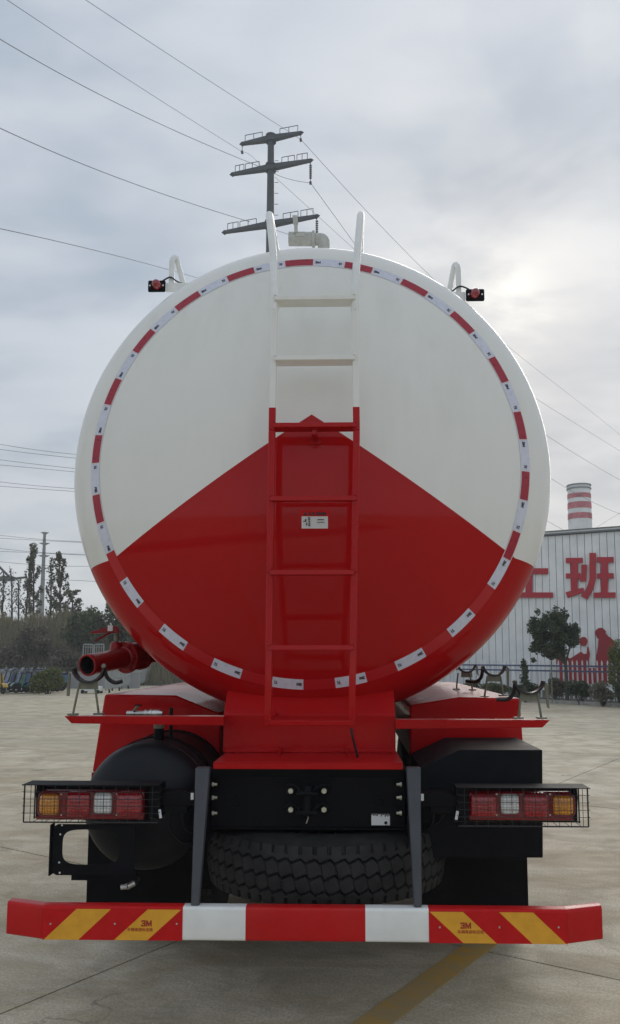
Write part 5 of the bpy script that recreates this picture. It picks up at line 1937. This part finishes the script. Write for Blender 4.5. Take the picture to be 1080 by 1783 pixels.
PYY = 62.0
pb0 = at(466.5, 1100, PYY)
ptop = at(473.5, 233, PYY)
px0 = at(471, 355, PYY).x
base = Vector((px0, PYY, 0))
pyl = empty('power_pylon', base)
tag(pyl, 'dark steel power pylon with three crossarms rising behind the tank', 'pylon')
MB().lathe([(0.60, 0), (0.33, ptop.z - 8), (0.27, ptop.z)], (0, 0, 0), (0, 0, 1), 20).build('mast', M['pole'], pyl)
stp = MB()
z = ptop.z - 2.5
while z > ptop.z - 16:
    stp.tube([(0.35, 0, z), (0.68, 0, z)], 0.025, 5)
    z -= 1.0
stp.build('climbing_steps', M['pole'], pyl)
arm_px = [((422, 250), (524, 231)), ((405, 303), (541, 279)), ((391, 404), (552, 376))]
tips = []
for (l_, r_) in arm_px:
    # a level arm, so the higher end in view is the nearer one
    zc = at(472, (l_[1] + r_[1]) / 2, PYY).z
    a_ = Vector(gnd(l_[0], l_[1], zc))
    b_ = Vector(gnd(r_[0], r_[1], zc))
    pylon_arm(pyl, a_, b_, 0.2, base)
    tips.append((a_, b_))


def insulator(tip, L_, short=False):
    i_ = MB()
    p = tip - base
    prof_ = [(0.0, 0.0), (0.03, -0.02), (0.03, -0.35)]
    z = -0.4
    while z > -L_ + 0.35:
        prof_ += [(0.035, z), (0.125, z - 0.05), (0.125, z - 0.08), (0.035, z - 0.11)]
        z -= 0.19
    prof_ += [(0.03, -L_ + 0.2), (0.03, -L_)]
    i_.lathe(prof_, p, (0, 0, 1), 10)
    i_.build('insulator', M['cable'], pyl)
    MB().box(p.x - .10, p.x + .10, p.y - .16, p.y + .16, p.z - L_ - 0.12, p.z - L_).build('clamp', M['pole'], pyl)


hang = []
for i, (a_, b_) in enumerate(tips):
    La = 0.7 if i == 0 else 1.9
    if i == 0:
        insulator(a_, 0.75)
    insulator(b_, 0.6 if i == 0 else 2.0)
    hang.append((a_ - Vector((0, 0, 0.75 if i == 0 else 0.4)), b_ - Vector((0, 0, 0.6 if i == 0 else 2.05))))


def wire(name_label, pts, r=0.022, group='wires of the near power line', ext0=0.0, ext1=0.0):
    """smooth quadratic through three or more world points, run on past both ends"""
    P3 = np.array([[p.x, p.y, p.z] for p in pts])
    d = np.concatenate([[0], np.cumsum(np.linalg.norm(np.diff(P3, axis=0), axis=1))])
    d = d / d[-1]
    deg = min(3 if len(pts) > 3 else 2, len(pts) - 1)
    wt_ = np.ones(len(pts))
    wt_[0] = wt_[-1] = 8
    co = [np.polyfit(d, P3[:, i], deg, w=wt_) for i in range(3)]
    tt = np.linspace(-ext0, 1 + ext1, 40)
    C3 = np.stack([np.polyval(c, tt) for c in co], 1)
    o = MB().tube([Vector(c) for c in C3], r * 0.75, 5).build('power_wire', M['cable'])
    tag(o, name_label, 'wire', group)


(hA0, hB0), (hA1, hB1), (hA2, hB2) = hang
wire('uppermost wire, entering at the top and ending at the top crossarm right tip', [at(150, 0, 34), at(330, 118, 46), hB0], 0.020, ext0=1.1)
wire('wire from the upper left corner down to the left tip of the top crossarm', [at(13, 0, 34), at(215, 133, 46), hA0], 0.020, ext0=1.1)
wire('thick wire coming in at the left edge high up to the middle crossarm', [at(0, 68, 30), at(225, 190, 44), at(455, 291, PYY - 0.6)], 0.026, ext0=1.1)
wire('wire from the left edge to the left half of the lowest crossarm', [at(0, 223, 30), at(215, 313, 44), at(435, 386, PYY - 0.6)], 0.026, ext0=1.1)
wire('lowest near wire from the left edge passing behind the left marker lamp', [at(0, 398, 32), at(150, 432, 44), at(310, 474, 62)], 0.024, ext0=1.1, ext1=.6)
wire('long wire from the top crossarm down behind the right ladder hoop and marker lamp', [hB0, at(630, 372, 70), at(770, 492, 84), at(900, 617, 108), at(1080, 757, 150)], 0.025, ext1=.5)
wire('wire from the hanging insulator of the middle crossarm down behind the tank top', [hB1, at(622, 430, 72)], 0.028, ext1=0.9)
wire('short wire from the pylon mast to the insulator of the middle crossarm', [at(478, 302, PYY + 1), at(505, 312, PYY), hB1], 0.024)
wire('thin wire from behind the mast slanting down to the tank top', [at(479, 308, PYY + 1), at(615, 432, 76)], 0.020, ext1=0.9)
wire('short wire from the mast to the vent valve on the tank', [at(478, 400, PYY + 1), at(500, 407, 60)], 0.022, ext1=2.2)
wire('short wire joining the left arm tip to the middle crossarm', [hA0, at(440, 273, PYY), at(455, 290, PYY)], 0.018)
wire('thin high wire leaving the tank edge toward the right side', [at(943, 700, 100), at(1010, 742, 110), at(1080, 785, 122)], 0.026, ext0=.6, ext1=.5)
wire('wire right of the tank passing above the chimney', [at(952, 758, 95), at(1015, 798, 105), at(1080, 836, 115)], 0.028, ext0=.6, ext1=.5)
wire('wire dropping from the tank to the chimney top and on to the right', [at(958, 832, 92), at(1020, 868, 98), at(1080, 895, 104)], 0.026, ext0=.6, ext1=.5)
wire('low wire meeting the factory roof left of the chimney', [at(955, 908, 90), at(985, 925, 95)], 0.026, ext0=.6, ext1=2)
wire('thin wire rising to the right from behind the factory roof', [at(1035, 921, 96), at(1080, 893, 90)], 0.02, ext0=.6, ext1=.6)

# far pole and its wires
FY_ = 125.0
fp0 = at(73, 1070, FY_)
fpt = at(78.5, 928, FY_)
fpe = empty('far_power_pole', (at(75, 1000, FY_).x, FY_, 0))
tag(fpe, 'slender pale far power pole with crossarms between the poplars', 'pylon')
MB().lathe([(0.50, 0), (0.22, fpt.z)], (0, 0, 0), (0, 0, 1), 12).build('mast', M['farpole'], fpe)
for y, hw in ((929.5, 7.5), (948, 10), (969.5, 11), (991, 8)):
    p = at(77, y, FY_)
    w_ = hw * (FY_ + 3.3) / FPX
    a_ = MB()
    a_.add([(-w_, -.1, p.z + .22), (0, -.3, p.z - .15), (0, .3, p.z - .15), (-w_, .1, p.z + .22), (w_, -.1, p.z + .2), (w_, .1, p.z + .2), (0, -.3, p.z + .30), (0, .3, p.z + .30)],
           [(0, 1, 2, 3), (0, 6, 1), (3, 2, 7), (0, 3, 7, 6), (1, 4, 5, 2), (1, 6, 4), (2, 5, 7), (6, 7, 5, 4)])
    a_.build('crossarm', M['farpole'], fpe)
fw = [((0, 773.5), (60, 783), (131, 791), 'uppermost of the far wires left of the tank'), ((0, 782.5), (60, 790), (130, 797.5), 'second of the far wires from above, left of the tank'),
      ((0, 800.5), (60, 808), (128, 815.5), 'third of the far wires from above, left of the tank'), ((0, 809.5), (60, 815), (128, 821.5), 'fourth of the far wires from above, left of the tank'),
      ((0, 839), (60, 845.5), (127, 850.5), 'fifth of the far wires from above, left of the tank'), ((0, 846.5), (60, 851), (127, 855.5), 'sixth of the far wires from above, left of the tank'),
      ((0, 932), (70, 939), (138, 943), 'far wire crossing the pole just below its top'), ((0, 937), (70, 941), (139, 944.5), 'far wire second below the top of the far pole'),
      ((0, 955), (70, 962), (143, 965), 'far wire at the second crossarm of the far pole'), ((0, 960), (70, 963), (144, 966.5), 'lower far wire at the second crossarm of the far pole'),
      ((0, 978), (70, 984), (150, 986), 'far wire at the lowest crossarm of the far pole'), ((115, 1010), (140, 1011), (165, 1012.5), 'faint low far wire right of the poplars')]
for i, (a_, b_, c_, lb_) in enumerate(fw):
    Yw = 70 if i < 6 else FY_ - 0.3
    wire(lb_, [at(*a_, Yw), at(*b_, Yw), at(*c_, Yw)], 0.025 if i < 6 else 0.04, 'far wires left of the tank', .8, .8)

# gantry arm, far left
gy = 75.0
ge = empty('gantry_crane', (at(-14, 1008, gy).x, gy, 0))
tag(ge, 'grey green lattice gantry crane beam at the left edge above the trees', 'crane')
lo = lambda x, y: at(x, y, gy) - Vector(ge.location)
M['gantry'] = simple('gantry paint', (0.10, 0.115, 0.11), 0.6)
gb = MB()
a_, b_ = lo(-20, 1012), lo(25, 1004)
gb.box(a_.x, b_.x, -0.3, 0.3, a_.z, b_.z)
gb.build('girder', M['gantry'], ge)
gb = MB()
a_, b_ = lo(20, 1008), lo(47, 1005)
gb.tube([a_, b_], 0.12, 6)
gb.build('boom', M['gantry'], ge)
gb = MB()
ps = [lo(-14, 985), lo(-4, 984), lo(16, 1004)]
gb.tube(ps, 0.13, 6)
for q in (((-4, 984), (-4, 1004)), ((-4, 1004), (6, 994)), ((6, 994), (6, 1004)), ((-14, 985), (-14, 1004))):
    gb.tube([lo(*q[0]), lo(*q[1])], 0.06, 5)
gb.build('lattice', M['gantry'], ge)
gb = MB()
for dx_ in (-0.9, 0.9):
    gb.tube([(dx_ + lo(-14, 1010).x, 0, 0), (lo(-14, 1010).x, 0, lo(-14, 1010).z)], 0.15, 6)
gb.build('legs', M['gantry'], ge)

# ------------------------------------------------------------------ thin air haze over the whole yard
hzb = MB().box(-160, 160, -12, 170, -1.2, 46)
hm = bpy.data.materials.new('thin haze')
hm.use_nodes = True
hm.node_tree.nodes.clear()
ho = hm.node_tree.nodes.new('ShaderNodeOutputMaterial')
hv = hm.node_tree.nodes.new('ShaderNodeVolumePrincipled')
hv.inputs['Color'].default_value = (0.93, 0.95, 0.97, 1)
hv.inputs['Density'].default_value = 0.0018
hm.node_tree.links.new(hv.outputs[0], ho.inputs['Volume'])
tag(hzb.build('haze', hm, smooth=0), 'thin pale haze in the air of the yard', 'haze', kind='stuff')
